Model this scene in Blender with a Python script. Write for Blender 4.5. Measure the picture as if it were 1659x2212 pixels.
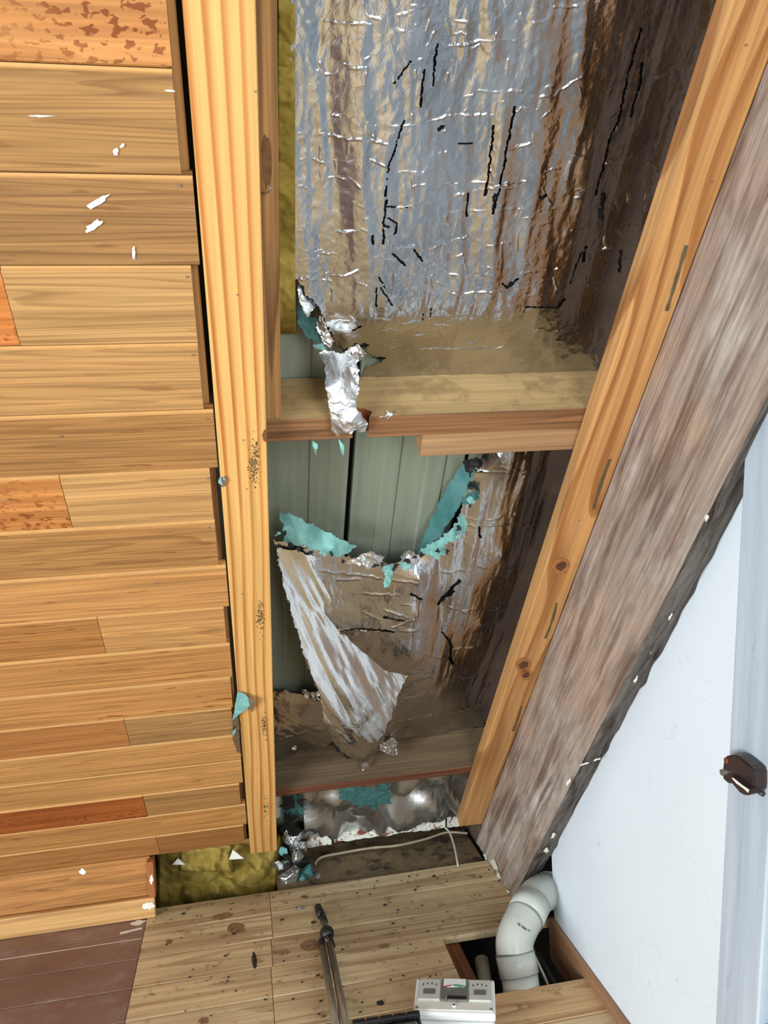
import bpy, bmesh, math, random
import numpy as np
from mathutils import Matrix, Vector

for o in list(bpy.data.objects):
    bpy.data.objects.remove(o)
scene = bpy.context.scene
COL = scene.collection
random.seed(7)
RNG = np.random.RandomState(11)

# ------------------------------------------------------------------ camera
FPX, PITCH, ROLL, YAW, THETA = 1695.38, .04611328, .05139791, .18117199, .84621527
CAMH = 1.3897          # camera height above the floor planks
SLOPE_D = 1.16         # distance from the camera to the face of the sloping ceiling


def cam_axes(a, b, c):
    ca, sa, cb, sb, cc, sc = math.cos(a), math.sin(a), math.cos(b), math.sin(b), math.cos(c), math.sin(c)
    fwd = np.array([sc * ca, cc * ca, -sa])
    right = np.array([cc, -sc, 0.])
    down = np.cross(fwd, right)
    return right * cb + down * sb, -right * sb + down * cb, fwd


CR, CD, CF = cam_axes(PITCH, ROLL, YAW)
cam_data = bpy.data.cameras.new('camera')
cam_data.sensor_fit = 'HORIZONTAL'
cam_data.sensor_width = 36.
cam_data.lens = 36. * FPX / 1659.
cam_data.clip_start = .02
cam = bpy.data.objects.new('camera', cam_data)
COL.objects.link(cam)
m = Matrix.Identity(4)
for i in range(3):
    m[i][0], m[i][1], m[i][2] = CR[i], -CD[i], -CF[i]
m[2][3] = CAMH
cam.matrix_world = m
scene.camera = cam

# ------------------------------------------------------------------ light
scene.view_settings.view_transform = 'Standard'
scene.view_settings.look = 'None'
scene.view_settings.exposure = 0.0
scene.view_settings.gamma = 1.0
scene.cycles.max_bounces = 5
scene.cycles.diffuse_bounces = 2
scene.cycles.glossy_bounces = 3
scene.cycles.transmission_bounces = 3
world = bpy.data.worlds.new('world')
scene.world = world
world.use_nodes = True
bg = world.node_tree.nodes['Background']
bg.inputs[0].default_value = (.82, .93, 1.06, 1)
bg.inputs[1].default_value = .36


def area(name, loc, target, sx, sy, power, col):
    d = bpy.data.lights.new(name, 'AREA')
    d.shape = 'RECTANGLE'
    d.size, d.size_y = sx, sy
    d.energy = power
    d.color = col
    o = bpy.data.objects.new(name, d)
    COL.objects.link(o)
    o.location = loc
    o.rotation_euler = (Vector(target) - Vector(loc)).to_track_quat('-Z', 'Y').to_euler()
    return o


# daylight through the glazed end of the loft (left, behind the camera) and the doors opposite
area('daylight_left_glazing', (-3.4, -1.9, .95), (.5, 1.7, .9), 2.2, 1.8, 280, (.88, .96, 1.))
area('daylight_right_window', (.80, -1.0, 1.35), (.15, 2.0, .1), 1.0, 1.5, 56, (.88, .96, 1.))

# ------------------------------------------------------------------ geometry helpers
CT, ST = math.cos(THETA), math.sin(THETA)
EX = np.array([1., 0, 0])
UP = np.array([0, -CT, ST])          # up the roof slope
NI = np.array([0, -ST, -CT])         # out of the ceiling, into the room


def ray(x, y):
    return CR * ((x - 829.5) / FPX) + CD * ((y - 1106.) / FPX) + CF


C0 = np.array([0, 0, CAMH])


def PS(x, y, w=0.):                  # photo pixel -> point w in front of the ceiling face
    d = ray(x, y)
    return C0 + d * ((w - SLOPE_D) / (NI @ d))


def PX(x, y, X):
    d = ray(x, y)
    return C0 + d * (X / d[0])


def PY(x, y, Y):
    d = ray(x, y)
    return C0 + d * (Y / d[1])


def PZ(x, y, Z=0.):
    d = ray(x, y)
    return C0 + d * ((Z - CAMH) / d[2])


def Q(X, v, w):                      # ceiling coordinates -> point
    return C0 + EX * X + UP * v + NI * (w - SLOPE_D)


def XV(x, y, w=0.):
    p = PS(x, y, w) - C0
    return p[0], p @ UP


def proj(P):                         # points (n,3) -> photo pixels
    d = P - C0
    z = d @ CF
    return 829.5 + FPX * (d @ CR) / z, 1106. + FPX * (d @ CD) / z


def frame(ax, ay, az, c):
    M = Matrix.Identity(4)
    for i in range(3):
        M[i][0], M[i][1], M[i][2], M[i][3] = ax[i], ay[i], az[i], c[i]
    return M


EY, EZ = np.array([0, 1., 0]), np.array([0, 0, 1.])


def wm(o):
    if o.parent is None:
        return o.matrix_basis.copy()
    return wm(o.parent) @ o.matrix_parent_inverse @ o.matrix_basis


def attach(o, parent):
    if parent is not None:
        o.parent = parent
        o.matrix_parent_inverse = wm(parent).inverted()


def tag(o, label=None, cat=None, group=None, kind=None):
    if label:
        o['label'] = label
    if cat:
        o['category'] = cat
    if group:
        o['group'] = group
    if kind:
        o['kind'] = kind
    return o


def put(name, verts, faces, mats, parent=None, M=None, smooth=False, midx=None):
    """verts in world space; M = local frame of the object (for the grain of its material)"""
    me = bpy.data.meshes.new(name)
    V = np.asarray(verts, float)
    if M is None:
        c = V.mean(axis=0)
        M = Matrix.Translation(Vector(c))
    Mi = np.array(M.inverted())
    L = V @ Mi[:3, :3].T + Mi[:3, 3]
    if isinstance(faces, np.ndarray):
        nf, k = faces.shape
        me.vertices.add(len(L))
        me.vertices.foreach_set('co', L.astype(np.float32).ravel())
        me.loops.add(nf * k)
        me.loops.foreach_set('vertex_index', faces.astype(np.int32).ravel())
        me.polygons.add(nf)
        me.polygons.foreach_set('loop_start', np.arange(0, nf * k, k, dtype=np.int32))
        me.polygons.foreach_set('loop_total', np.full(nf, k, np.int32))
        me.update(calc_edges=True)
        me.validate()
    else:
        me.from_pydata([tuple(p) for p in L], [], [tuple(f) for f in faces])
        me.update()
    for mt in (mats if isinstance(mats, (list, tuple)) else [mats]):
        me.materials.append(mt)
    if midx is not None:
        me.polygons.foreach_set('material_index', np.asarray(midx, np.int32))
    if smooth:
        me.polygons.foreach_set('use_smooth', np.ones(len(me.polygons), bool))
    o = bpy.data.objects.new(name, me)
    COL.objects.link(o)
    o.matrix_basis = M
    attach(o, parent)
    return o


def put_bm(name, bm, mats, parent=None, M=None, smooth=False):
    """bmesh in the local space of M"""
    bmesh.ops.recalc_face_normals(bm, faces=bm.faces)
    me = bpy.data.meshes.new(name)
    bm.to_mesh(me)
    bm.free()
    for mt in (mats if isinstance(mats, (list, tuple)) else [mats]):
        me.materials.append(mt)
    if smooth:
        me.polygons.foreach_set('use_smooth', np.ones(len(me.polygons), bool))
    o = bpy.data.objects.new(name, me)
    COL.objects.link(o)
    if M is not None:
        o.matrix_basis = M
    attach(o, parent)
    return o


def empty(name, loc, parent=None):
    o = bpy.data.objects.new(name, None)
    o.empty_display_size = .05
    COL.objects.link(o)
    o.matrix_basis = Matrix.Translation(Vector(loc))
    attach(o, parent)
    return o


def box_bm(lx, ly, lz, bevel=.0, seg=1, bm=None, c=(0, 0, 0)):
    own = bm is None
    b2 = bmesh.new()
    bmesh.ops.create_cube(b2, size=1)
    for v in b2.verts:
        v.co.x *= lx
        v.co.y *= ly
        v.co.z *= lz
    if bevel:
        bmesh.ops.bevel(b2, geom=list(b2.edges), offset=bevel, segments=seg, affect='EDGES', profile=.5)
    for v in b2.verts:
        v.co += Vector(c)
    if own:
        return b2
    me = bpy.data.meshes.new('tmp')
    b2.to_mesh(me)
    b2.free()
    bm.from_mesh(me)
    bpy.data.meshes.remove(me)
    return bm


def box(name, axes, center, dims, mat, parent=None, bevel=.002, seg=1, smooth=False):
    return put_bm(name, box_bm(*dims, bevel=bevel, seg=seg), mat, parent, frame(*axes, center), smooth)


AX_V = (UP, -EX, NI)        # length up the slope
AX_X = (EX, UP, NI)         # length along the boards
AX_W = (EX, EY, EZ)


def tube(name, pts, r, mat, parent=None, seg=12, caps=True, smooth=True):
    pts = [np.asarray(p, float) for p in pts]
    rs = r if isinstance(r, (list, tuple)) else [r] * len(pts)
    V, Fc = [], []
    t0 = pts[1] - pts[0]
    t0 /= np.linalg.norm(t0)
    u = np.cross(t0, [0, 0, 1.])
    if np.linalg.norm(u) < 1e-3:
        u = np.cross(t0, [0, 1., 0])
    u /= np.linalg.norm(u)
    for i, p in enumerate(pts):
        a = pts[min(i + 1, len(pts) - 1)] - pts[max(i - 1, 0)]
        a /= np.linalg.norm(a)
        u = u - a * (u @ a)
        u /= np.linalg.norm(u)
        b = np.cross(a, u)
        for k in range(seg):
            th = 2 * math.pi * k / seg
            V.append(p + rs[i] * (math.cos(th) * u + math.sin(th) * b))
    for i in range(len(pts) - 1):
        for k in range(seg):
            k2 = (k + 1) % seg
            Fc.append((i * seg + k, i * seg + k2, (i + 1) * seg + k2, (i + 1) * seg + k))
    n = len(V)
    if caps:
        V.append(pts[0])
        V.append(pts[-1])
        for k in range(seg):
            k2 = (k + 1) % seg
            Fc.append((n, k2, k))
            e = (len(pts) - 1) * seg
            Fc.append((n + 1, e + k, e + k2))
    return put(name, V, Fc, mat, parent, smooth=smooth)


def spline(pts, n=8):
    pts = [np.asarray(p, float) for p in pts]
    out = []
    for i in range(len(pts) - 1):
        p0 = pts[max(i - 1, 0)]
        p1, p2 = pts[i], pts[i + 1]
        p3 = pts[min(i + 2, len(pts) - 1)]
        for k in range(n):
            t = k / n
            out.append(.5 * (2 * p1 + (p2 - p0) * t + (2 * p0 - 5 * p1 + 4 * p2 - p3) * t * t + (3 * p1 - p0 - 3 * p2 + p3) * t ** 3))
    out.append(pts[-1])
    return out


def prism(name, poly, depth_vec, mat, parent=None, M=None, bevel=0):
    """extrude a planar world polygon by depth_vec"""
    n = len(poly)
    A = [np.asarray(p, float) for p in poly]
    B = [p + np.asarray(depth_vec, float) for p in A]
    Fc = [tuple(range(n)), tuple(range(2 * n - 1, n - 1, -1))]
    for i in range(n):
        j = (i + 1) % n
        Fc.append((i, i + n, j + n, j))
    if not bevel:
        o = put(name, A + B, Fc, mat, parent, M)
        return fixn(o)
    o = put(name, A + B, Fc, mat, parent, M)
    bm = bmesh.new()
    bm.from_mesh(o.data)
    bmesh.ops.bevel(bm, geom=list(bm.edges), offset=bevel, segments=2, affect='EDGES')
    bmesh.ops.recalc_face_normals(bm, faces=bm.faces)
    bm.to_mesh(o.data)
    bm.free()
    return o


def fixn(o):
    bm = bmesh.new()
    bm.from_mesh(o.data)
    bmesh.ops.recalc_face_normals(bm, faces=bm.faces)
    bm.to_mesh(o.data)
    bm.free()
    return o


# value noise on arrays
_T = RNG.rand(512, 512)


def vn(x, y, s=0):
    x = np.asarray(x, float) + s * 17.31
    y = np.asarray(y, float) + s * 7.77
    xi, yi = np.floor(x).astype(int), np.floor(y).astype(int)
    fx, fy = x - xi, y - yi
    fx, fy = fx * fx * (3 - 2 * fx), fy * fy * (3 - 2 * fy)
    a, b = _T[xi % 512, yi % 512], _T[(xi + 1) % 512, yi % 512]
    c, d = _T[xi % 512, (yi + 1) % 512], _T[(xi + 1) % 512, (yi + 1) % 512]
    return (a * (1 - fx) + b * fx) * (1 - fy) + (c * (1 - fx) + d * fx) * fy - .5


def fbm(x, y, s=0, o=4):
    r, a = 0, 1.
    for k in range(o):
        r = r + a * vn(x * 2 ** k, y * 2 ** k, s + 3 * k)
        a *= .5
    return r


def inpoly(x, y, poly):
    r = np.zeros(np.shape(x), bool)
    n = len(poly)
    for i in range(n):
        x1, y1 = poly[i]
        x2, y2 = poly[(i + 1) % n]
        if y1 == y2:
            continue
        c = ((y1 > y) != (y2 > y)) & (x < (x2 - x1) * (y - y1) / (y2 - y1) + x1)
        r ^= c
    return r


def segdist(x, y, pl):
    d = np.full(np.shape(x), 1e9)
    for (x1, y1), (x2, y2) in zip(pl[:-1], pl[1:]):
        dx, dy = x2 - x1, y2 - y1
        t = np.clip(((x - x1) * dx + (y - y1) * dy) / (dx * dx + dy * dy + 1e-9), 0, 1)
        d = np.minimum(d, np.hypot(x - x1 - t * dx, y - y1 - t * dy))
    return d


def rbf(cp):
    cp = np.asarray(cp, float)
    A = np.hypot(cp[:, None, 0] - cp[None, :, 0], cp[:, None, 1] - cp[None, :, 1])
    n = len(cp)
    M = np.zeros((n + 1, n + 1))
    M[:n, :n] = A
    M[n, :n] = M[:n, n] = 1
    k = np.linalg.solve(M, np.append(cp[:, 2], 0))

    def f(x, y):
        r = np.full(np.shape(x), k[n])
        for i in range(n):
            r = r + k[i] * np.hypot(x - cp[i, 0], y - cp[i, 1])
        return r
    return f


# ------------------------------------------------------------------ materials
def lin(r, g, b):
    def f(c):
        c /= 255.
        return c / 12.92 if c <= .04045 else ((c + .055) / 1.055) ** 2.4
    return (f(r), f(g), f(b), 1.)


class NT:
    def __init__(self, name):
        self.m = bpy.data.materials.new(name)
        self.m.use_nodes = True
        self.t = self.m.node_tree
        self.t.nodes.clear()
        self.out = self.t.nodes.new('ShaderNodeOutputMaterial')
        self.b = self.t.nodes.new('ShaderNodeBsdfPrincipled')
        self.t.links.new(self.b.outputs[0], self.out.inputs[0])

    def s(self, sock, val):
        if isinstance(val, bpy.types.NodeSocket):
            self.t.links.new(val, sock)
        else:
            sock.default_value = val

    def n(self, typ, ins=(), out=0, **props):
        nd = self.t.nodes.new(typ)
        for k, v in props.items():
            setattr(nd, k, v)
        for k, v in (ins.items() if isinstance(ins, dict) else enumerate(ins)):
            self.s(nd.inputs[k], v)
        return nd.outputs[out]

    def math(self, op, a, b=0., c=0., clamp=False):
        return self.n('ShaderNodeMath', (a, b, c), operation=op, use_clamp=clamp)

    def mix(self, f, a, b, mode='MIX'):
        nd = self.t.nodes.new('ShaderNodeMix')
        nd.data_type = 'RGBA'
        nd.blend_type = mode
        self.s(nd.inputs[0], f)
        self.s(nd.inputs[6], a)
        self.s(nd.inputs[7], b)
        return nd.outputs[2]

    def obj(self, scale=(1, 1, 1), rand=True):
        tc = self.n('ShaderNodeTexCoord', out=3)
        if rand:
            r = self.n('ShaderNodeObjectInfo', out=5)
            off = self.n('ShaderNodeCombineXYZ', (self.math('MULTIPLY', r, 13.7), self.math('MULTIPLY', r, 7.3), self.math('MULTIPLY', r, 5.1)))
            tc = self.n('ShaderNodeVectorMath', (tc, off), operation='ADD')
        return self.n('ShaderNodeVectorMath', (tc, scale), operation='MULTIPLY')

    def noise(self, vec, scale, detail=4, rough=.55, dist=0.):
        return self.n('ShaderNodeTexNoise', {'Vector': vec, 'Scale': scale, 'Detail': detail, 'Roughness': rough, 'Distortion': dist})

    def ramp(self, fac, stops, interp='LINEAR'):
        nd = self.t.nodes.new('ShaderNodeValToRGB')
        nd.color_ramp.interpolation = interp
        e = nd.color_ramp.elements
        while len(e) < len(stops):
            e.new(.5)
        for el, (p, c) in zip(e, stops):
            el.position = p
            el.color = c if not isinstance(c, (int, float)) else (c, c, c, 1)
        self.s(nd.inputs[0], fac)
        return nd.outputs[0]

    def bump(self, h, strength=.3, dist=.001, normal=None):
        ins = {'Strength': strength, 'Distance': dist, 'Height': h}
        if normal is not None:
            ins['Normal'] = normal
        return self.n('ShaderNodeBump', ins)

    def fin(self, col=None, rough=None, normal=None, metal=None, spec=None):
        if col is not None:
            self.s(self.b.inputs['Base Color'], col)
        if rough is not None:
            self.s(self.b.inputs['Roughness'], rough)
        if normal is not None:
            self.s(self.b.inputs['Normal'], normal)
        if metal is not None:
            self.s(self.b.inputs['Metallic'], metal)
        if spec is not None:
            self.s(self.b.inputs['Specular IOR Level'], spec)
        return self.m


def wood(name, light, dark, rings=9., sx=.5, sy=7., line=.75, fiber=.25, rough=.6, tint=False,
         flecks=None, dirt=None, blotch=None, bump=.25, gain=1., spec=.3, fine_scale=160., fleck_thr=.62, fscale=(9., 70., 70.), across=None):
    k = NT(name)
    L = tuple(min(1., c * gain) for c in light[:3]) + (1,)
    D = tuple(min(1., c * gain) for c in dark[:3]) + (1,)
    v = k.obj((sx, sy, sy))
    n1 = k.noise(v, 1.6, 1.5, .5, .15)
    if across:          # growth rings running the length of the timber
        oy = k.n('ShaderNodeSeparateXYZ', (k.n('ShaderNodeTexCoord', out=3),), out=1)
        saw = k.math('FRACT', k.math('ADD', k.math('MULTIPLY', oy, across), k.math('MULTIPLY', n1, rings)))
    else:
        saw = k.math('FRACT', k.math('MULTIPLY', n1, rings))
    g = k.ramp(saw, [(0., 0.), (.55, .12), (.86, 1.), (.97, .75), (1., 0.)])
    fib = k.noise(k.obj((3., fine_scale, fine_scale)), 1., 1, .6)
    wob = k.noise(k.obj((1.2, 5., 5.)), 1.3, 1, .5)
    gm = k.math('MULTIPLY', g, k.math('MULTIPLY', line, k.math('ADD', .45, wob)))
    col = k.mix(gm, L, D)
    strk = k.noise(k.obj((1.6, 48., 48.)), 1., 2, .6)
    col = k.mix(1., col, k.ramp(strk, [(.36, 1. - fiber * .8), (.6, 1.04)]), 'MULTIPLY')
    f2 = k.ramp(fib, [(.35, 1. - fiber), (.65, 1. + fiber * .4)])
    col = k.mix(1., col, f2, 'MULTIPLY')
    if blotch:
        bc, bt, bs = blotch
        bn = k.noise(k.obj((.6, 1.4, 1.4)), bs, 3, .55)
        col = k.mix(k.ramp(bn, [(bt, 0.), (min(bt + .22, 1.), .8)]), col, bc)
    if flecks:
        fn = k.noise(k.obj(fscale), 1., 2, .55)
        area_n = k.noise(k.obj((1.5, 4., 4.)), 1.2, 2, .5)
        fm = k.math('MULTIPLY', k.ramp(fn, [(fleck_thr, 0.), (fleck_thr + .05, 1.)]), k.ramp(area_n, [(.42, 0.), (.6, .85)]))
        col = k.mix(fm, col, flecks)
    if dirt:
        dn = k.noise(k.obj((2.2, 2.6, 2.6)), dirt[1], 5, .68)
        col = k.mix(k.ramp(dn, [(dirt[2], 0.), (dirt[2] + .16, dirt[3])]), col, dirt[0])
    if tint:
        col = k.mix(1., col, k.n('ShaderNodeObjectInfo', out=1), 'MULTIPLY')
    h = k.math('ADD', k.math('MULTIPLY', g, .6), fib)
    return k.fin(col, rough, k.bump(h, bump, .0012), spec=spec)


def plain(name, col, rough=.5, metal=0., var=.12, scale=30., bump=.1, spec=.5, dirt=None):
    k = NT(name)
    n = k.noise(k.obj((1, 1, 1)), scale, 5, .6)
    c = k.mix(1., col, k.ramp(n, [(.3, 1 - var), (.7, 1 + var * .5)]), 'MULTIPLY')
    if dirt:
        dn = k.noise(k.obj((1, 1, 1)), dirt[1], 7, .7)
        c = k.mix(k.ramp(dn, [(dirt[2], 0.), (dirt[2] + dirt[4], dirt[3])]), c, dirt[0])
    return k.fin(c, rough, k.bump(n, bump, .001), metal, spec)


M_PINE = wood('pine_new', lin(224, 174, 104), lin(186, 114, 52), rings=4.5, sx=.3, sy=2.2, line=1.05, fiber=.12, across=40., rough=.5, gain=1.0)
M_PINE2 = wood('pine_batten', lin(204, 150, 94), lin(150, 92, 46), rings=7., sx=.5, sy=2.4, across=16., line=.85, fiber=.18, rough=.45)
M_CEDAR = wood('cedar_boards', lin(202, 154, 98), lin(140, 94, 52), rings=24., sx=.3, sy=9., line=.45, fiber=.2, rough=.5, tint=True, flecks=lin(136, 80, 40), fleck_thr=.64)
M_CEDARR = wood('cedar_red_stained', lin(214, 150, 90), lin(150, 86, 40), rings=5., sx=.5, sy=8., line=.4, fiber=.16, rough=.5, tint=True, flecks=lin(126, 58, 24), fleck_thr=.55, fscale=(62., 105., 105.))
M_LIP = plain('cedar_lip', lin(204, 156, 96), .6, var=.1)
M_OLD = wood('old_stud', lin(176, 130, 80), lin(112, 72, 40), rings=6., sx=.5, sy=9., line=.8, fiber=.3, rough=.75)
M_PURLIN = wood('purlin_dusty', lin(190, 158, 108), lin(140, 104, 62), rings=3., sx=1.2, sy=5., line=.3, fiber=.12, rough=.85, dirt=(lin(122, 96, 62), 7., .5, .55))
M_PURLINF = wood('purlin_face', lin(146, 102, 66), lin(104, 66, 40), rings=6., sx=.5, sy=14., line=.7, fiber=.3, rough=.75)
M_PURLIN2 = wood('purlin_grey', lin(112, 92, 68), lin(90, 70, 50), rings=4., sx=.8, sy=6., line=.4, fiber=.2, rough=.9, dirt=(lin(84, 64, 44), 4., .55, .5))
M_PURLIN2F = wood('purlin_red', lin(118, 74, 52), lin(98, 52, 32), rings=6., sx=.6, sy=14., line=.6, fiber=.3, rough=.8)
M_FLOOR = wood('floor_pine', lin(230, 203, 160), lin(178, 142, 100), rings=6., sx=.45, sy=6., line=.75, fiber=.16, rough=.6, tint=True,
               dirt=(lin(84, 64, 44), 9., .57, .7), blotch=(lin(176, 146, 108), .5, 2.6))
M_FLOORB = NT('floor_brown_paint')
_v = M_FLOORB.obj((1, 1.6, 1))
_c = M_FLOORB.mix(M_FLOORB.ramp(M_FLOORB.noise(_v, 9., 8, .72), [(.52, 0.), (.75, .55)]), lin(138, 108, 94), lin(186, 170, 160))
_c = M_FLOORB.mix(M_FLOORB.ramp(M_FLOORB.noise(_v, 5., 3, .5), [(.4, 0.), (.7, .5)]), _c, lin(112, 72, 56))
M_FLOORB = M_FLOORB.fin(_c, .42, M_FLOORB.bump(M_FLOORB.noise(_v, 60., 3), .08, .001))
M_JOIST = wood('floor_joist', lin(128, 82, 50), lin(82, 48, 28), rings=5., line=.6, fiber=.3, rough=.85)
M_SKIRT = wood('skirting_wood', lin(166, 124, 92), lin(120, 84, 60), rings=3., line=.3, fiber=.12, rough=.55)
M_KSKIRT = wood('knee_skirting', lin(214, 166, 106), lin(160, 104, 56), rings=4., line=.5, fiber=.14, rough=.5)
M_TRIM = wood('red_trim', lin(176, 106, 62), lin(128, 68, 38), rings=4., line=.5, fiber=.2, rough=.6)
M_SLAB = plain('subfloor_shade_dark', lin(38, 31, 24), .95, var=.4)  # darkened so the floor hole stays dark; shade put into the colour
M_PALE = plain('pale_sheet', lin(150, 120, 84), .7, var=.1)

# rough-sawn weathered beam
k = NT('weathered_beam')
v = k.obj((1.1, 9., 9.))
n1 = k.noise(v, 2.4, 6, .62, .3)
n2 = k.noise(k.obj((2.5, 130., 130.)), 1., 4, .65)
n3 = k.noise(k.obj((1.6, 2.4, 2.4)), 2.4, 4, .6)
c = k.ramp(n3, [(.3, lin(184, 156, 134)), (.5, lin(172, 152, 138)), (.72, lin(204, 192, 182))])
c = k.mix(k.ramp(n1, [(.47, 0.), (.62, .8)]), c, lin(112, 86, 70))
c = k.mix(1., c, k.ramp(n2, [(.3, .66), (.6, 1.06)]), 'MULTIPLY')
hh = k.math('ADD', n1, n2)
M_BEAM = k.fin(c, .9, k.bump(hh, .8, .004), spec=.2)
k = NT('dark_beam_face')
v = k.obj((2.2, 14., 14.))
n1 = k.noise(v, 2.2, 6, .7, .6)
n2 = k.noise(k.obj((10, 30, 30)), 3., 5, .7)
c = k.ramp(n1, [(.35, lin(52, 42, 36)), (.5, lin(96, 88, 82)), (.7, lin(122, 114, 108))])
c = k.mix(k.ramp(n2, [(.68, 0.), (.74, .9)]), c, lin(190, 184, 178))
M_BEAMD = k.fin(c, .9, k.bump(n1, .9, .006), spec=.2)

# white painted wall
k = NT('white_wall')
n1 = k.noise(k.obj((1, 1, 1)), 2.5, 3)
vor = k.n('ShaderNodeTexVoronoi', {'Vector': k.n('ShaderNodeVectorMath', (k.obj((1, 1, 1)), k.n('ShaderNodeTexNoise', {'Vector': k.obj((1, 1, 1)), 'Scale': 6.}, out=1)), operation='ADD'), 'Scale': 3.2}, feature='DISTANCE_TO_EDGE')
crack = k.math('MULTIPLY', k.ramp(vor, [(0., 1.), (.006, 0.)]), k.ramp(k.noise(k.obj((1, 1, 1)), 9., 2), [(.5, 0.), (.6, .28)]))
c = k.mix(crack, k.ramp(n1, [(.3, lin(230, 238, 244)), (.7, lin(235, 242, 248))]), lin(120, 126, 134))
M_WALL = k.fin(c, .6, spec=.3)
k = NT('painted_sash')
n1 = k.noise(k.obj((2., 40., 40.)), 1., 5, .65)
n2 = k.noise(k.obj((2.5, 9, 9)), 3., 7, .7)
c = k.ramp(n1, [(.3, lin(168, 178, 190)), (.7, lin(196, 206, 216))])
c = k.mix(k.ramp(n2, [(.62, 0.), (.72, .6)]), c, lin(120, 124, 132))
M_SASH = k.fin(c, .5, k.bump(n1, .15, .001), spec=.4)

# aluminium foil insulation
def foil(name, base, rough, bumpd=.4, scale=90.):
    k = NT(name)
    n1 = k.noise(k.obj((1., .32, 1.), False), scale, 5, .6, .4)
    n2 = k.noise(k.obj((1, 1, 1), False), 9., 3, .5)
    vor = k.n('ShaderNodeTexVoronoi', {'Vector': k.obj((1., .8, 1.), False), 'Scale': 70.}, feature='DISTANCE_TO_EDGE')
    h = k.math('ADD', n1, k.math('MULTIPLY', k.ramp(vor, [(0., 1.), (.08, 0.)]), .25))
    col = k.mix(1., base, k.ramp(n2, [(.3, .8), (.7, 1.05)]), 'MULTIPLY')
    return k.fin(col, k.ramp(n2, [(.3, rough), (.7, rough + .1)]), k.bump(h, bumpd, .0012), 1.)


M_FOIL = foil('foil_silver', lin(200, 200, 202), .14)
M_FOILF = foil('foil_flap', lin(242, 243, 244), .17, .4, 60.)
M_FOILB = foil('foil_bright', lin(226, 228, 228), .32, .5, 60.)
k = NT('teal_backing')
n1 = k.noise(k.obj((1, 1, 1)), 40., 5, .6)
c = k.ramp(n1, [(.3, lin(104, 156, 150)), (.7, lin(134, 188, 180))])
M_TEAL = k.fin(c, .55, k.bump(n1, .5, .002))
M_TEALD = plain('teal_backing_dull', lin(66, 118, 116), .6, var=.3)
M_TAR = plain('tar_and_slit_shade', lin(20, 20, 20), .7, var=.3)  # black of the tar bits, also the painted shade behind the slits
k = NT('roof_steel')
n1 = k.noise(k.obj((40., 1.5, 1)), 1., 4, .6)
n2 = k.noise(k.obj((1, 1, 1)), 7., 7, .7)
c = k.ramp(n1, [(.3, lin(122, 128, 110)), (.7, lin(140, 146, 128))])
c = k.mix(k.ramp(n2, [(.66, 0.), (.74, .5)]), c, lin(84, 86, 72))
M_STEEL = k.fin(c, .55, spec=.4)
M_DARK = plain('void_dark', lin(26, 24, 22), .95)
k = NT('glass_wool')
n1 = k.noise(k.obj((1, 1, 1)), 12., 6, .6)
n2 = k.noise(k.obj((1, 1, 1)), 220., 3, .7)
c = k.ramp(n1, [(.3, lin(112, 94, 38)), (.5, lin(146, 124, 58)), (.72, lin(178, 154, 84))])
M_WOOL = k.fin(c, 1., k.bump(k.math('ADD', n1, k.math('MULTIPLY', n2, .4)), .8, .004), spec=.05)
k = NT('rusted_flashing')
n1 = k.noise(k.obj((1, 1, 1)), 34., 7, .68)
n2 = k.noise(k.obj((1, 1, 1)), 7., 2, .5)
msk = k.math('MULTIPLY', k.ramp(n1, [(.52, 0.), (.57, 1.)]), k.ramp(n2, [(.4, 0.), (.52, 1.)]))
c = k.mix(msk, lin(216, 214, 200), k.ramp(n1, [(.5, lin(150, 80, 36)), (.7, lin(60, 32, 20))]))
M_FLASH = k.fin(c, .7, k.bump(n1, .4, .002))
M_LEDGE = plain('dirty_ledge', lin(126, 104, 74), .95, var=.3, dirt=(lin(40, 32, 22), 14., .5, .9, .12))
M_CABLE = plain('cable_sheath', lin(172, 156, 130), .6, var=.2)
M_CABLEW = plain('cable_white', lin(196, 192, 184), .5, var=.1)
k = NT('grey_pvc')
n2 = k.noise(k.obj((1, 1, 1)), 14., 8, .7)
c = k.mix(k.ramp(n2, [(.58, 0.), (.78, .5)]), lin(196, 198, 188), lin(140, 130, 98))
M_PVC = k.fin(c, .32, spec=.5)
M_PVCJ = plain('pvc_joint', lin(130, 130, 122), .6)
M_BLACK = plain('black_plastic', lin(26, 26, 27), .45, var=.3)
M_ALU = plain('bronze_tube', lin(158, 150, 134), .3, metal=.75, var=.1, scale=5.)
M_CASE = plain('cream_plastic', lin(226, 222, 208), .4, var=.06, dirt=(lin(150, 132, 98), 30., .66, .6, .1))
M_CASEW = plain('white_plastic', lin(236, 236, 232), .35, var=.04)
M_DIAL = plain('dial_grey', lin(198, 196, 186), .3, var=.08)
M_DIALD = plain('dial_dark', lin(112, 110, 104), .4, var=.2)
M_INK = plain('ink_dark', lin(60, 60, 60), .6)
M_RED = plain('scale_red', lin(190, 50, 48), .5)
M_GREEN = plain('scale_green', lin(44, 150, 96), .5)
M_STEELN = plain('nail_steel', lin(176, 172, 164), .35, metal=.8)
M_BROWN = plain('brown_enamel', lin(58, 46, 45), .3, var=.15)
M_WHITEP = plain('white_paint_smear', lin(236, 230, 216), .7)
M_GLUE = plain('glue_mark', lin(96, 84, 58), .9, var=.4)
M_MOULD = plain('mould_specks', lin(108, 88, 52), .9, var=.5)
M_ROT = plain('rotted_wood', lin(128, 66, 24), .9, var=.6, scale=60., bump=.8)
M_DEBRIS = plain('debris', lin(46, 38, 28), .95, var=.5)
k = NT('window_glass')
k.b.inputs['Transmission Weight'].default_value = 1.
k.b.inputs['IOR'].default_value = 1.1
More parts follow.
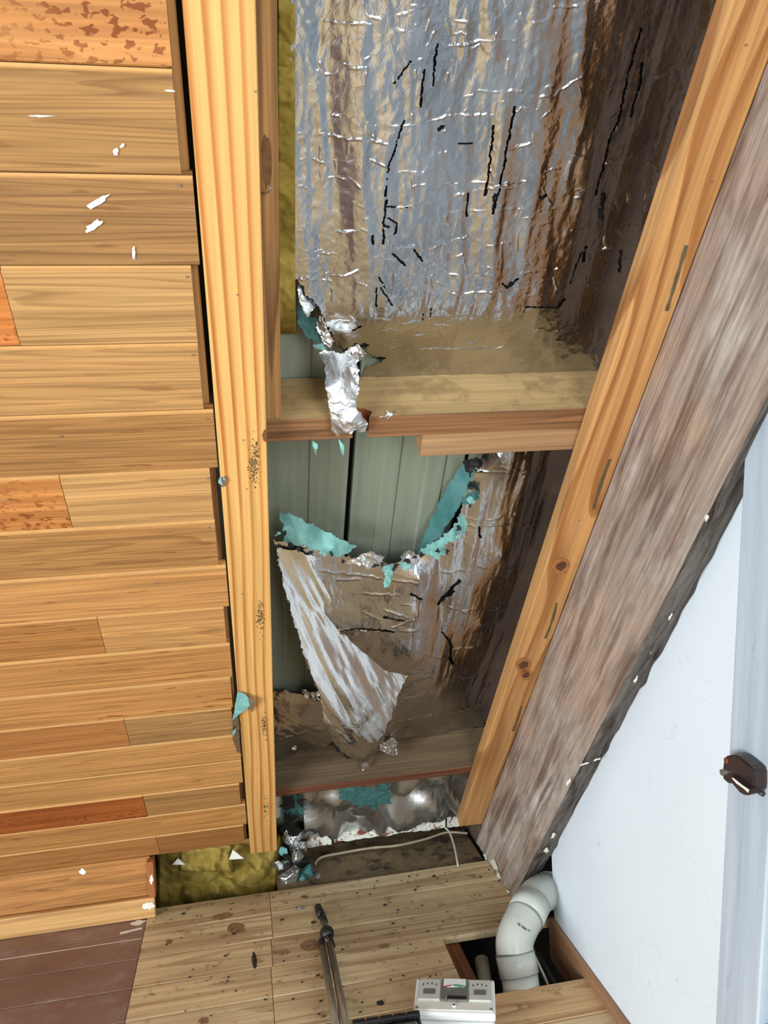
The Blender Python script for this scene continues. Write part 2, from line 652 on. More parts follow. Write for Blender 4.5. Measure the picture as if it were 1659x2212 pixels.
M_GLASS = k.fin((.9, .95, .96, 1), .02)

# ================================================================== STRUCTURE
# ---- steel roof sheets on the outside of the slope
roof = empty('roof', Q(0, -1.5, -.2))
tag(roof, 'grey green steel roof sheets seen through the torn foil', kind='structure')
RW = -.192
for i in range(-6, 9):
    xa = .262 + (i - 1) * .275
    xb = xa + .262
    prof = []
    for t, d in ((0, -.03), (0, 0), (.06, 0), (.064, .004), (.105, .004), (.109, 0), (.17, 0), (.174, .004), (.215, .004), (.219, 0), (.262, 0), (.262, -.03)):
        prof.append((xa + t, RW + d))
    V = [Q(x, .95, w) for x, w in prof] + [Q(x, -3.2, w) for x, w in prof]
    n = len(prof)
    Fc = [(j, j + n, j + n + 1, j + 1) for j in range(n - 1)]
    put('roof_sheet', V, Fc, M_STEEL, roof, frame(EX, UP, NI, Q(xa + .13, -1.2, RW)))
box('gable_light_block', AX_V, Q(-1.27, -1.15, -.11), (4.2, .02, .19), M_DARK, roof, bevel=0)  # unseen dark box added to stop light leaking into the roof void
box('seam_dark_sheet', AX_X, Q(.1, -1.15, RW - .045), (4.4, 4.3, .02), M_DARK, roof, bevel=0)  # dark sheet added outside the steel so the seam gaps stay dark

# ---- sloping ceiling of tongue and groove boards
LINE0, PITCHB = -.305, .1364


def lv(i):
    return LINE0 - PITCHB * i


ceil = empty('ceiling', Q(-.6, -1.5, 0))
tag(ceil, 'sloping ceiling lined with horizontal cedar boards', kind='structure')
XL = -1.25
# (row, [joint pixel x or None], right end X, [(material, tint)...])
C_, R_ = M_CEDAR, M_CEDARR
rows = [
    (-3, [], -.05, [(C_, (.8, .78, .72))]), (-2, [], -.04, [(C_, (.9, .86, .8))]), (-1, [], -.05, [(C_, (.78, .75, .7))]),
    (0, [], -.0525, [(R_, (.9, .86, .8))]),
    (1, [], -.0535, [(C_, (.72, .68, .62))]),
    (2, [], -.0385, [(C_, (.62, .57, .54))]),
    (3, [22], -.0525, [(R_, (.88, .66, .5)), (C_, (.92, .92, .9))]),
    (4, [], -.053, [(C_, (.86, .83, .78))]),
    (5, [], -.0365, [(C_, (.68, .6, .52))]),
    (6, [142], -.0525, [(R_, (.9, .8, .66)), (C_, (.96, .94, .9))]),
    (7, [], -.0515, [(C_, (.74, .65, .56))]),
    (8, [], -.037, [(C_, (.98, .86, .74))]),
    (9, [219], -.0495, [(C_, (.78, .62, .48)), (C_, (1., .92, .82))]),
    (10, [], -.043, [(C_, (.92, .78, .64))]),
    (11, [], -.0487, [(C_, (.96, .82, .68))]),
    (12, [274], -.053, [(C_, (.8, .6, .46)), (C_, (.76, .74, .68))]),
    (13, [], -.0385, [(C_, (.98, .88, .74))]),
    (14, [], -.039, [(C_, (1., .9, .76))]),
    (15, [313], -.051, [(R_, (.6, .36, .24)), (C_, (.74, .68, .6))]),
    (16, [], -.038, [(C_, (.98, .84, .68))]),
    (17, [341], -.05, [(C_, (.86, .7, .56)), (C_, (.7, .55, .44))]),
]
BOARDS = {}
for row, joints, xr, mats in rows:
    lo, hi = lv(row), lv(row - 1)
    xs = [XL]
    for jx in joints:
        # pixel row of the middle of this board near that pixel column
        ymid = .5 * (proj(np.array([Q(-.3, (lo + hi) / 2, 0)]))[1][0] + proj(np.array([Q(-.3, (lo + hi) / 2, 0)]))[1][0])
        xs.append(XV(jx, ymid)[0])
    xs.append(xr)
    for q in range(len(xs) - 1):
        xa, xb = xs[q] + (.0006 if q else 0), xs[q + 1] - (.0006 if q < len(xs) - 2 else 0)
        lo2 = lo
        dw = random.uniform(-.001, .001)
        prof = [(lo2, -.019), (lo2, -.004), (lo2 + .003, dw), (hi - .0065, dw), (hi - .0055, -.005), (hi - .0016, -.005), (hi - .0014, -.014), (hi + .001, -.014), (hi + .001, -.019)]
        n = len(prof)
        V = [Q(xa, a, b) for a, b in prof] + [Q(xb, a, b) for a, b in prof]
        Fc = [(j, j + 1, j + 1 + n, j + n) for j in range(n - 1)] + [(n - 1, 0, n, 2 * n - 1), tuple(range(n - 1, -1, -1)), tuple(range(n, 2 * n))]
        mi = [0] * len(Fc)
        mi[3] = mi[4] = 1
        mi[5] = mi[6] = 0
        o = put('board', V, Fc, [mats[q][0], M_LIP], ceil, frame(EX, UP, NI, Q((xa + xb) / 2, (lo + hi) / 2, 0)), midx=mi)
        o.color = tuple(mats[q][1]) + (1,)
        BOARDS[(row, q)] = o
# dark backing batten behind the board ends
box('backing_batten', AX_V, Q(-.075, -1.12, -.042), (3.02, .066, .042), M_OLD, ceil, bevel=.002).color = (.5, .45, .4, 1)
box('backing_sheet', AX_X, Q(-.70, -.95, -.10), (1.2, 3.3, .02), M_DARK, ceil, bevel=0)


def smear(pxs, mat, parent, w=.0012, name='paint_smear', fn=PS, arg=None):
    """irregular flat dab; outline in photo pixels on the given surface"""
    P = [fn(x, y, w if arg is None else arg) for x, y in pxs]
    c = np.mean(P, axis=0)
    V = P + [c]
    n = len(P)
    return put(name, V, [(i, (i + 1) % n, n) for i in range(n)], mat, parent)


def blob(cx, cy, rx, ry, ang=0, n=14, rough=.35):
    out = []
    for i in range(n):
        a = 2 * math.pi * i / n
        r = 1 + random.uniform(-rough, rough)
        x, y = rx * r * math.cos(a), ry * r * math.sin(a)
        out.append((cx + x * math.cos(ang) - y * math.sin(ang), cy + x * math.sin(ang) + y * math.cos(ang)))
    return out


for row, (cx, cy, rx, ry, an) in ((2, (208, 438, 30, 7, -.55)), (2, (203, 487, 20, 8, -.6)), (1, (250, 328, 6, 7, 0)), (1, (265, 314, 4, 6, .8)),
                                  (1, (90, 251, 26, 2.2, 0)), (1, (365, 196, 10, 3, .1)), (2, (289, 545, 3, 16, 0))):
    smear(blob(cx, cy, rx, ry, an), M_WHITEP, BOARDS[(row, 0)], .0022)


def nail(px, py, r, parent, w=.0015, mat=None, fn=PS):
    c = fn(px, py, w)
    d = NI if fn is PS else EZ
    bm = bmesh.new()
    bmesh.ops.create_cone(bm, cap_ends=True, segments=10, radius1=r, radius2=r * .7, depth=.0016)
    q = Vector(d).to_track_quat('Z', 'Y').to_matrix().to_4x4()
    return put_bm('nail_head', bm, mat or M_STEELN, parent, Matrix.Translation(Vector(c)) @ q)


for row, q, x, y in ((2, 0, 388, 402), (4, 0, 417, 768), (5, 0, 447, 906), (5, 0, 132, 943), (6, 1, 450, 1034), (6, 0, 18, 1080), (7, 0, 451, 1140), (10, 0, 129, 1449), (11, 0, 485, 1477), (3, 1, 404, 599), (8, 0, 338, 1260), (11, 0, 148, 1569)):
    nail(x, y, .0022, BOARDS[(row, q)], .002)

# ---- low knee wall below the slope
knee = empty('wall_knee', (-.8, 2.61, 0))
tag(knee, 'low knee wall of one cedar board under the sloping ceiling', kind='structure')
o = box('board', AX_W, (-.805, 2.620, .097), (.90, .020, .192), M_CEDAR, knee, bevel=.002)
o.color = (.82, .66, .5, 1)
smear(blob(178, 1884, 10, 7), M_WHITEP, o, fn=PY, arg=2.6085)
o = box('end_trim', (EZ, EY, -EX), (-.352, 2.604, .128), (.118, .05, .022), M_TRIM, knee, bevel=.002)
smear(blob(327, 1899, 5, 9), M_WHITEP, o, fn=PY, arg=2.578)
bbk = box('baseboard_knee', AX_W, (-.805, 2.594, .034), (.92, .020, .066), M_KSKIRT, None, bevel=.004, seg=2)
tag(bbk, 'pale timber skirting along the foot of the knee wall', kind='structure')
smear(blob(321, 1957, 11, 9), M_WHITEP, bbk, fn=PY, arg=2.5828)

# ---- floor planks
floor = box('floor', AX_W, (0, .2, -.42), (7.2, 6.0, .04), M_SLAB, None, bevel=0)
tag(floor, 'bare pine plank floor, painted brown on the left', kind='structure')


def plank(xa, xb, ya, yb, mat, tint=(1, 1, 1), th=.022):
    o = box('plank', AX_W, ((xa + xb) / 2, (ya + yb) / 2, -th / 2), (xb - xa - .0012, yb - ya - .0028, th), mat, floor, bevel=.0016)
    o.color = tuple(tint) + (1,)
    return o


box('underfloor_light_block', AX_W, (0, 3.19, -.16), (7.2, .03, .52), M_DARK, floor, bevel=0)  # unseen dark walls added below the planks to stop light leaks
box('underfloor_light_block', AX_W, (1.3, .2, -.22), (.03, 6., .42), M_DARK, floor, bevel=0)
YS = [2.645 - .1385 * k for k in range(0, 36)]
VX = -.374
tints = [(.94, .92, .88), (1, 1, .98), (.97, .97, .95), (.93, .93, .9), (1, .98, .95), (.95, .92, .9)]
PL = {}
for r in range(6):
    ya, yb = YS[r + 1], YS[r]
    plank(-2.6, VX, ya, yb, M_FLOORB)
    if r in (0, 1):
        cuts = [VX, .022, .80]
    elif r == 2:
        cuts = [VX, .016, .86]
    elif r in (3, 4):
        cuts = [VX, .010, .520]
    else:
        cuts = [VX, .006, .860]
    for j in range(len(cuts) - 1):
        t = tints[(r * 2 + j) % 6]
        if r == 2 and j == 1:
            t = (.74, .7, .68)
        if r == 5 and j == 1:
            t = (.86, .72, .6)
        PL[(r, j)] = plank(cuts[j], cuts[j + 1], ya, yb, M_FLOOR, t)
for r in range(6, 34):
    plank(-2.6, VX, YS[r + 1], YS[r], M_FLOORB)
    plank(VX, .86, YS[r + 1], YS[r], M_FLOOR, tints[r % 6])
# joists under the hole
box('joist', (EY, -EX, EZ), (.548, 2.05, -.09), (.42, .048, .13), M_JOIST, floor, bevel=.002)
# scraped white lines on the brown paint
smear([(258, 2014), (306, 2003), (308, 2007), (260, 2019)], M_WHITEP, floor, fn=PZ, arg=.0006)
smear([(0, 2072.5), (306, 2026.5), (306, 2028), (0, 2074.5)], M_WHITEP, floor, fn=PZ, arg=.0006)
smear(blob(300, 1992, 16, 5, -.2), M_WHITEP, floor, fn=PZ, arg=.0006)

# ---- right hand white wall, skirting, window
WXP = .861
poly = [(2.195, -.03), (2.195, .315)]
for v in (-2.0, -1.0, -.3, .35):
    p = Q(0, v, .27)
    poly.append((p[1], p[2]))
poly += [(1.13, 3.2), (1.13, .40), (-1.6, .40), (-1.6, -.03)]
# straight top edge: drop the helper points
poly = [(2.195, -.03), (2.195, .315)] + [tuple(Q(0, v, .27)[1:]) for v in (-2.2, .55)]
poly = poly + [(poly[-1][0], .40), (-1.6, .40), (-1.6, -.03)]
o = prism('wall_right', [(WXP, y, z) for y, z in poly], (.012, 0, 0), M_WALL)
tag(o, 'white painted end wall beside the weathered beam', kind='structure')
sk = prism('baseboard_right', [(.845, 2.203, -.10), (.845, 2.203, .028), (.845, -1.5, .028), (.845, -1.5, -.10)], (.0155, 0, 0), M_SKIRT, None, frame(EY, -EX, EZ, np.array([.85, 1.5, 0])), bevel=.002)
tag(sk, 'brown skirting at the foot of the white wall', kind='structure')
p0, p1 = np.array(PX(1650, 150, .812)), np.array(PX(1545, 2212, .812))
dirv = (p1 - p0) / np.linalg.norm(p1 - p0)          # down the stile, leaning in the wall plane
perp = np.array([0, -dirv[2], dirv[1]])
if perp[1] > 0:
    perp = -perp
win = empty('window_1', p1 + dirv * .3)
tag(win, 'pale grey painted window sash with a dark latch on its stile', kind='structure')
top, bot = p0 - dirv * .5, p1 + dirv * .34
W_ST = .112
AXS = (-dirv, np.cross(-EX, -dirv), -EX)


def sash_bar(name, a, b, w0, w1, x0, x1, mat):
    c = (a + b) / 2 + perp * (w0 + w1) / 2 + EX * ((x0 + x1) / 2 - .812)
    L = np.linalg.norm(b - a)
    return box(name, AXS, c, (L, w1 - w0, x1 - x0), mat, win, bevel=.003, seg=2)


stile = sash_bar('stile', top, bot, 0, W_ST, .812, .860, M_SASH)
sash_bar('glazing_bead', top, bot + dirv * -.30, W_ST, W_ST + .05, .835, .856, plain('bead_recess_shade', lin(122, 122, 112), .8))  # bead colour darkened to carry the shade of the recess
rc = p1 + dirv * .18
box('bottom_rail', (perp, np.cross(-EX, perp), -EX), rc + perp * (W_ST + .5) + EX * (.836 - .812), (1.0, .56, .044), M_SASH, win, bevel=.003)
box('glass', (perp, np.cross(-EX, perp), -EX), (p0 + p1) / 2 - dirv * .2 + perp * (W_ST + .5) + EX * (.846 - .812), (1.0, 1.6, .004), M_GLASS, win, bevel=0)
for q in range(4):      # unseen bars added to break up the window's reflection in the foil
    sash_bar('reflection_bar', top, bot - dirv * .3, W_ST + .22 + q * .30, W_ST + .33 + q * .30, .818, .856, M_SASH)
# latch
LX = .786
lat = prism('latch', [PX(x, y, LX) for x, y in ((1562, 1640), (1566, 1633), (1585, 1630), (1594, 1633), (1622, 1656), (1628, 1666), (1628, 1700), (1626, 1712), (1612, 1706), (1586, 1686), (1572, 1694), (1561, 1684), (1559, 1668))], (.026, 0, 0), M_BROWN, win, bevel=.003)
lat['label'] = 'dark brown enamelled latch'
prism('latch_lever', [PX(x, y, LX - .012) for x, y in ((1574, 1678), (1580, 1676), (1622, 1706), (1624, 1714), (1612, 1719), (1598, 1714), (1576, 1688))], (.014, 0, 0), M_BROWN, lat, bevel=.002)
smear([(1580, 1680), (1584, 1680), (1604, 1696), (1619, 1706), (1616, 1713), (1608, 1705), (1590, 1692)], M_WHITEP, lat, fn=PX, arg=LX - .0145, name='worn_edge')
c1 = PX(1563, 1668, LX - .004)
tube('bolt', [c1 + EX * .006, c1 - EX * .004], .0055, M_STEELN, lat, 12, smooth=False)
c1 = PX(1568, 1643, LX - .001)
tube('screw_hole', [c1 + EX * .002, c1 - EX * .0006], .005, M_ROT, lat, 12)
tube('latch_pin', [PX(1626, 1702, .806), PX(1648, 1716, .806)], .004, M_BROWN, lat, 10)

# ================================================================== THINGS
# ---- weathered beam
th = .0665


def beam():
    X0, X1 = .794, .794 + th
    vs = np.arange(-3.0, .75, .012)
    ws = np.arange(-.19, .3001, .0098)
    V, Fc, mi = [], [], []
    nw = len(ws)
    vv, ww = np.meshgrid(vs, ws, indexing='ij')
    rough = .004 * vn(vv / .25, ww / .012, 3) + .003 * vn(vv / .05, ww / .006, 5)
    P = C0 + EX * (X0 + np.abs(rough) * .9)[..., None] + UP * vv[..., None] + NI * (ww - SLOPE_D)[..., None]
    # keep above the floor line
    zz = P[..., 2]
    P2 = P.copy()
    # clamp to the foot cut: slide points up the slope until they reach z = .002
    low = zz < .002
    t = (.002 - zz) / ST
    P2[low] = P[low] + UP * t[low][:, None]
    nv = len(vs)
    V = list(P2.reshape(-1, 3))
    for i in range(nv - 1):
        for j in range(nw - 1):
            if low[i, j] and low[i + 1, j] and low[i, j + 1] and low[i + 1, j + 1]:
                continue
            Fc.append((i * nw + j, i * nw + j + 1, (i + 1) * nw + j + 1, (i + 1) * nw + j))
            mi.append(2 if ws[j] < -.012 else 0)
    # dark lower face with an eroded outer edge
    nx = 9
    base = len(V)
    for i in range(nv):
        for j in range(nx):
            f = j / (nx - 1)
            e = .006 * vn(vs[i] / .03, j * .9, 8) + .004 * vn(vs[i] / .11, j, 9)
            w = .30 + (e if j else 0) - (.012 * (f ** 3) * (1 + vn(vs[i] / .05, 1, 4)))
            p = C0 + EX * (X0 + (rough[i, -1].__abs__() if j == 0 else 0) + th * f) + UP * vs[i] + NI * (w - SLOPE_D)
            if j == 0:
                p = P[i, -1]
            if p[2] < .002:
                p = p + UP * ((.002 - p[2]) / ST)
            V.append(p)
    for i in range(nv - 1):
        for j in range(nx - 1):
            a = base + i * nx + j
            if V[a][2] < .0025 and V[a + nx][2] < .0025:
                continue
            Fc.append((a, a + 1, a + nx + 1, a + nx))
            mi.append(1)
    # right side and back as plain faces
    def cut(v, w):
        p = Q(X1, v, w)
        if p[2] < .002:
            p = p + UP * ((.002 - p[2]) / ST)
        return p
    b = len(V)
    V += [cut(-3., .285), cut(.74, .285), cut(.74, -.19), cut(-3., -.19)]
    Fc.append((b, b + 1, b + 2, b + 3))
    mi.append(0)
    L = Q(X0, .74, -.19)
    b2 = len(V)
    q0 = cut(-3., -.19) - EX * th
    V += [L, q0]
    Fc.append((b2, b + 2, b + 3, b2 + 1))
    mi.append(0)
    o = put('rafter_beam', V, Fc, [M_BEAM, M_BEAMD, plain('beam_painted_shade', lin(96, 76, 60), .95, var=.3)], None, frame(UP, -EX, NI, Q(X0, -2.4, .1)), midx=mi)  # third material darkens the timber behind the batten: shade put into colour
    return o


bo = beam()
tag(bo, 'deep weathered rough-sawn beam with a dark lower edge against the white wall', 'beam')

for x, y, rx, ry, an in ((1528, 1118, 5, 9, .5), (1448, 1332, 3, 8, .5), (1374, 1468, 4, 9, .5), (1290, 1640, 9, 3, -.3), (1262, 1650, 14, 2.5, -.3), (1228, 1690, 4, 10, .6), (1195, 1806, 5, 10, .5), (1180, 1838, 6, 7, .4)):
    smear(blob(x, y, rx * .8, ry * .8, an, 12, .5), M_WHITEP, bo, .305, name='paint_fleck')
for x, y, rx, ry in ((1068, 1868, 6, 18), (1078, 1892, 5, 14), (1048, 1850, 4, 12), (1098, 1926, 5, 6)):
    smear(blob(x, y, rx * .7, ry * .7, -.45, 14, .5), M_WHITEP, bo, fn=PX, arg=.7925, name='paint_fleck')
# ---- pine battens
YB = Q(0, -2.711, 0)
bat = empty('timber_batten', Q(.011, -2.711, -.0225))
tag(bat, 'pale pine batten with bold grain at the ends of the cedar boards', 'batten')
vt = .35
A_ = box('timber', AX_V, Q(.0115, (vt - 2.708) / 2, -.0215), (vt + 2.708, .090, .047), M_PINE, bat, bevel=.003, seg=2)
for x, y in ((513, 637), (552, 198), (526, 951), (523, 1283), (568, 1727)):
    nail(x, y, .002, bat, .0028)
M_KN0 = plain('edge_knot', lin(120, 74, 40), .7, var=.5, scale=70.)
smear([(577, 925), (570, 930), (566, 940), (569, 952), (577, 956)], M_KN0, bat, .0028, name='edge_knot')
# clusters of mould specks down the face
for cx, cy, rx, ry, nn in ((549, 1000, 12, 55, 150), (563, 1330, 10, 38, 110), (570, 1570, 9, 30, 110), (574, 1745, 8, 26, 90)):
    V, Fc = [], []
    for q in range(nn):
        x, y = random.gauss(cx, rx * .45), random.gauss(cy, ry * .45)
        p = PS(x, y, .0026)
        r = random.uniform(.0006, .0019)
        a0 = random.random() * 3
        b = len(V)
        for t in range(5):
            V.append(p + EX * r * math.cos(a0 + t * 1.256) + UP * 1.6 * r * math.sin(a0 + t * 1.256))
        Fc.append((b, b + 1, b + 2, b + 3, b + 4))
    o = put('mould_specks', V, Fc, M_MOULD, bat)
    o['kind'] = 'stuff'

bat2 = empty('timber_batten', Q(.748, -2.72, -.0225))
tag(bat2, 'knotty pine batten with grey glue lines beside the weathered beam', 'batten')
box('timber', AX_V, Q(.7485, (vt - 2.722) / 2, -.0225), (vt + 2.722, .0885, .045), M_PINE2, bat2, bevel=.004, seg=2)
for pts in (((1483, 530), (1462, 600), (1440, 672)), ((1318, 992), (1300, 1040), (1282, 1100)), ((1203, 1303), (1193, 1340), (1178, 1380)), ((1126, 1526), (1117, 1555), (1108, 1580))):
    L = [PS(x + random.uniform(-1, 1), y, .0018) for x, y in spline([np.array(p + (0,)) for p in pts], 6) for _ in (0,)] if False else [PS(p[0], p[1], .0016) for p in spline([np.array(q + (0.,)) for q in pts], 6)]
    V, Fc = [], []
    for i, p in enumerate(L):
        ww = .0032 * (1 + random.uniform(-.3, .3))
        V += [p - EX * ww, p + EX * ww]
        if i:
            Fc.append((2 * i - 2, 2 * i - 1, 2 * i + 1, 2 * i))
    put('glue_line', V, Fc, M_GLUE, bat2)
M_KNOT = plain('knot', lin(96, 58, 36), .6, var=.5, scale=80.)
M_KNOTR = plain('knot_ring', lin(170, 110, 60), .55, var=.25, scale=60.)
for x, y, r in ((1212, 1223, 9), (1131, 1437, 8), (1137, 1458, 6)):
    smear(blob(x, y, r * 2.1, r * 2.0, 0, 20, .08), M_KNOTR, bat2, .0012, name='knot_ring')
    smear(blob(x, y, r * 1.35, r * 1.0, -.5, 16, .12), M_KNOT, bat2, .0018, name='knot')
for x, y in ((1612, 97), (1250, 955), (1537, 392), (1250, 1125), (1140, 1410), (1038, 1665)):
    nail(x, y, .002, bat2, .002)

# ---- old stud behind the left batten, above the purlin
o = box('old_stud', AX_V, Q(.0605, (.35 - .913) / 2, -.10), (.35 + .913 - .002, .053, .105), M_OLD, None, bevel=.002)
tag(o, 'old brown stud between the pale batten and the yellow insulation', 'stud')
kn = PS(577, 345, -.0465)
smear(blob(577, 345, 11, 60, 0, 18, .2), plain('rot_patch', lin(120, 82, 44), .9, var=.4, scale=50.), o, -.0465, name='knot')
tube('bent_nail', [PS(566, 416, -.046), PS(574, 418, -.038), PS(582, 414, -.034), PS(585, 404, -.032)], .0014, M_STEELN, o, 6)

# ---- purlins
def purlin(name, xa, xb, v0, v1, w0, w1, mtop, mface, notch=None):
    o = box(name, AX_X, Q((xa + xb) / 2, (v0 + v1) / 2, (w0 + w1) / 2), (xb - xa, v1 - v0, w1 - w0), mtop, None, bevel=.0025)
    o.data.materials.append(mface)
    o.data.materials.append(M_ROT)
    for p in o.data.polygons:
        if p.normal.z > .6:
            p.material_index = 1
    if notch:
        X, w, r = notch
        bm = bmesh.new()
        bmesh.ops.create_cone(bm, cap_ends=True, segments=22, radius1=r, radius2=r * .86, depth=.12)
        for v in bm.verts:
            a = math.atan2(v.co.y, v.co.x)
            s = 1 + .12 * math.sin(3 * a + 1) + .08 * math.sin(7 * a)
            v.co.x *= s
            v.co.y *= s
        me = bpy.data.meshes.new('cut')
        bm.to_mesh(me)
        bm.free()
        me.materials.append(M_ROT)
        c = bpy.data.objects.new('cut', me)
        COL.objects.link(c)
        c.matrix_basis = frame(EX, -NI, UP, Q(X, (v0 + v1) / 2, w))
        md = o.modifiers.new('b', 'BOOLEAN')
        md.operation = 'DIFFERENCE'
        md.object = c
        md.solver = 'EXACT'
        try:
            md.material_mode = 'TRANSFER'
        except Exception:
            pass
        bpy.context.view_layer.update()
        dg = bpy.context.evaluated_depsgraph_get()
        new = bpy.data.meshes.new_from_object(o.evaluated_get(dg))
        o.modifiers.clear()
        o.data = new
        bpy.data.objects.remove(c)
    return o


pu1 = purlin('purlin', -.03, .7925, -.966, -.914, -.187, -.046, M_PURLIN, M_PURLINF, (.243, -.058, .021))
tag(pu1, 'upper purlin with a rotted bolt hole and a dusty top', 'purlin')
pu2 = purlin('purlin', -.03, .7925, -2.418, -2.374, -.187, -.046, M_PURLIN2, M_PURLIN2F)
tag(pu2, 'lower grey-brown purlin under the hanging foil flap', 'purlin')
xa = XV(910, 968, -.05)[0]
o = box('packing_strip', AX_X, Q((xa + .7925) / 2, -.9955, -.075), (.7925 - xa, .056, .052), wood('packing_wood', lin(178, 138, 98), lin(136, 98, 64), rings=5., sx=.5, sy=10., line=.4, fiber=.2, rough=.8), None, bevel=.0015)
tag(o, 'short brown packing strip fixed under the upper purlin', 'timber strip')
pb = PS(795, 902, -.07)
b1, b2 = PS(806, 903, -.055), PS(838, 898, -.040)
o = empty('roofing_bolt', b1)
tag(o, 'thin bolt with foil on its tip sticking out of the rotted purlin hole', 'bolt')
tube('shank', [PS(795, 903, -.07), b1, b2], .0016, M_STEELN, o, 8)

# ---- foil sheets -----------------------------------------------------------
def Z4(l, ox=560., oy=0., s=.5425):
    return [[(ox + x * s, oy + y * s) for x, y in pl] for pl in l]


def ridge(h, px, py, pl, width, height, wig=2.2, seed=0, broken=True):
    """raise a narrow wandering crease along a pixel polyline"""
    xs = [p[0] for p in pl]
    ys = [p[1] for p in pl]
    sel = (px > min(xs) - 14) & (px < max(xs) + 14) & (py > min(ys) - 14) & (py < max(ys) + 14)
    if not sel.any():
        return
    x, y = px[sel], py[sel]
    x2 = x + wig * 2 * vn(x / 11., y / 11., seed)
    y2 = y + wig * 2 * vn(x / 9., y / 13., seed + 5) + wig * 3 * vn(x / 45., y / 45., seed + 8)
    d = segdist(x2, y2, pl)
    amp = np.clip(.55 + 1.6 * vn(x / 25., y / 25., seed + 2), 0, 1.2) if broken else 1.
    h[sel] += height * amp * np.exp(-(d / width) ** 2)


def sheet(name, X0, X1, v0, v1, cell, wfun, keep, mat, parent, smooth=True):
    nx, nv = int((X1 - X0) / cell) + 1, int((v1 - v0) / cell) + 1
    X, v = np.meshgrid(np.linspace(X0, X1, nx), np.linspace(v0, v1, nv), indexing='ij')
    w0 = np.full(X.shape, -.13)
    P = C0 + EX * X[..., None] + UP * v[..., None] + NI * (w0 - SLOPE_D)[..., None]
    px, py = proj(P)
    w = wfun(X, v, px, py)
    P = C0 + EX * X[..., None] + UP * v[..., None] + NI * (w - SLOPE_D)[..., None]
    px, py = proj(P)
    k = keep(X, v, px, py)
    kq = k[:-1, :-1] & k[1:, :-1] & k[:-1, 1:] & k[1:, 1:]
    idx = np.arange(nx * nv).reshape(nx, nv)
    F4 = np.stack([idx[:-1, :-1], idx[1:, :-1], idx[1:, 1:], idx[:-1, 1:]], -1)[kq]
    used, inv = np.unique(F4.ravel(), return_inverse=True)
    V = P.reshape(-1, 3)[used]
    return put(name, V, inv.reshape(-1, 4), mat, parent, frame(EX, UP, NI, Q(.4, -1.2, -.13)), smooth)


creases = Z4([[(190, 55), (430, 68)], [(710, 175), (870, 150), (1040, 145)], [(620, 210), (710, 205)], [(860, 345), (1035, 355)],
              [(1040, 370), (1170, 380), (1285, 310)], [(1300, 390), (1440, 370)], [(150, 500), (410, 520), (500, 540)],
              [(500, 465), (620, 470), (750, 440), (1030, 455)], [(1030, 420), (1120, 435)], [(1020, 580), (1110, 560)],
              [(600, 715), (1060, 718)], [(430, 600), (520, 650), (640, 655)], [(770, 765), (850, 745), (980, 715)],
              [(750, 825), (1100, 828)], [(1250, 765), (1335, 765)], [(150, 880), (260, 895), (390, 870), (480, 910)],
              [(670, 965), (820, 925)], [(900, 965), (990, 965)], [(750, 1080), (1200, 1085)], [(640, 1243), (860, 1243)],
              [(750, 1150), (1020, 1150)], [(650, 1430), (1010, 1425)], [(1420, 690), (1530, 665)], [(570, 1270), (640, 1270)],
              [(250, 270), (340, 272)], [(330, 225), (380, 240)], [(150, 700), (210, 725)], [(410, 30), (560, 105)], [(1080, 75), (1140, 70)],
              [(280, 1060), (330, 1062), (380, 1035)], [(1300, 1050), (1440, 1040)], [(1160, 20), (1260, 22)], [(760, 1010), (800, 1000)],
              [(280, 1245), (350, 1240)], [(410, 430), (415, 490), (470, 530)], [(1240, 610), (1330, 650)], [(150, 1070), (215, 1065)]])
slits = [([(708, 175), (700, 250), (690, 340)], 7), ([(660, 280), (650, 340), (640, 420)], 6), ([(600, 245), (560, 305), (520, 350)], 4),
         ([(575, 480), (540, 590), (515, 665), (500, 780)], 3.5), ([(505, 800), (497, 880), (492, 970)], 8), ([(500, 823), (585, 825)], 3.5),
         ([(450, 940), (452, 970)], 8), ([(932, 505), (920, 620), (912, 690), (900, 775)], 8), ([(940, 775), (930, 850)], 10),
         ([(1017, 425), (970, 685), (945, 800)], 6), ([(1520, 115), (1470, 290), (1430, 480), (1400, 540), (1340, 775)], 6.5),
         ([(1525, 255), (1515, 340), (1480, 460)], 10), ([(1372, 775), (1362, 860)], 20), ([(1125, 785), (1140, 780)], 12), ([(715, 515), (735, 500)], 11),
         ([(795, 572), (850, 572)], 4), ([(965, 1130), (990, 1142), (1008, 1130)], 14), ([(1005, 1130), (1032, 1110)], 6), ([(1212, 1192), (1188, 1225)], 10),
         ([(1300, 985), (1290, 1040)], 9), ([(1440, 1000), (1435, 1080)], 10), ([(525, 1005), (585, 1060)], 3.5), ([(620, 995), (650, 1040)], 3.5),
         ([(475, 1105), (500, 1145)], 4), ([(468, 1145), (463, 1220)], 3.5), ([(485, 1145), (530, 1220)], 3.5), ([(405, 1300), (372, 1315)], 6),
         ([(655, 1250), (652, 1275)], 4), ([(685, 1230), (682, 1265)], 4), ([(830, 770), (826, 860)], 4), ([(1060, 1222), (1180, 1225)], 3),
         ([(1240, 1130), (1260, 1060), (1285, 1000)], 3.5), ([(515, 870), (550, 890), (540, 930)], 5), ([(500, 900), (520, 905)], 6)]
slits = [(Z4([a])[0], w * .5425 * .5) for a, w in slits]


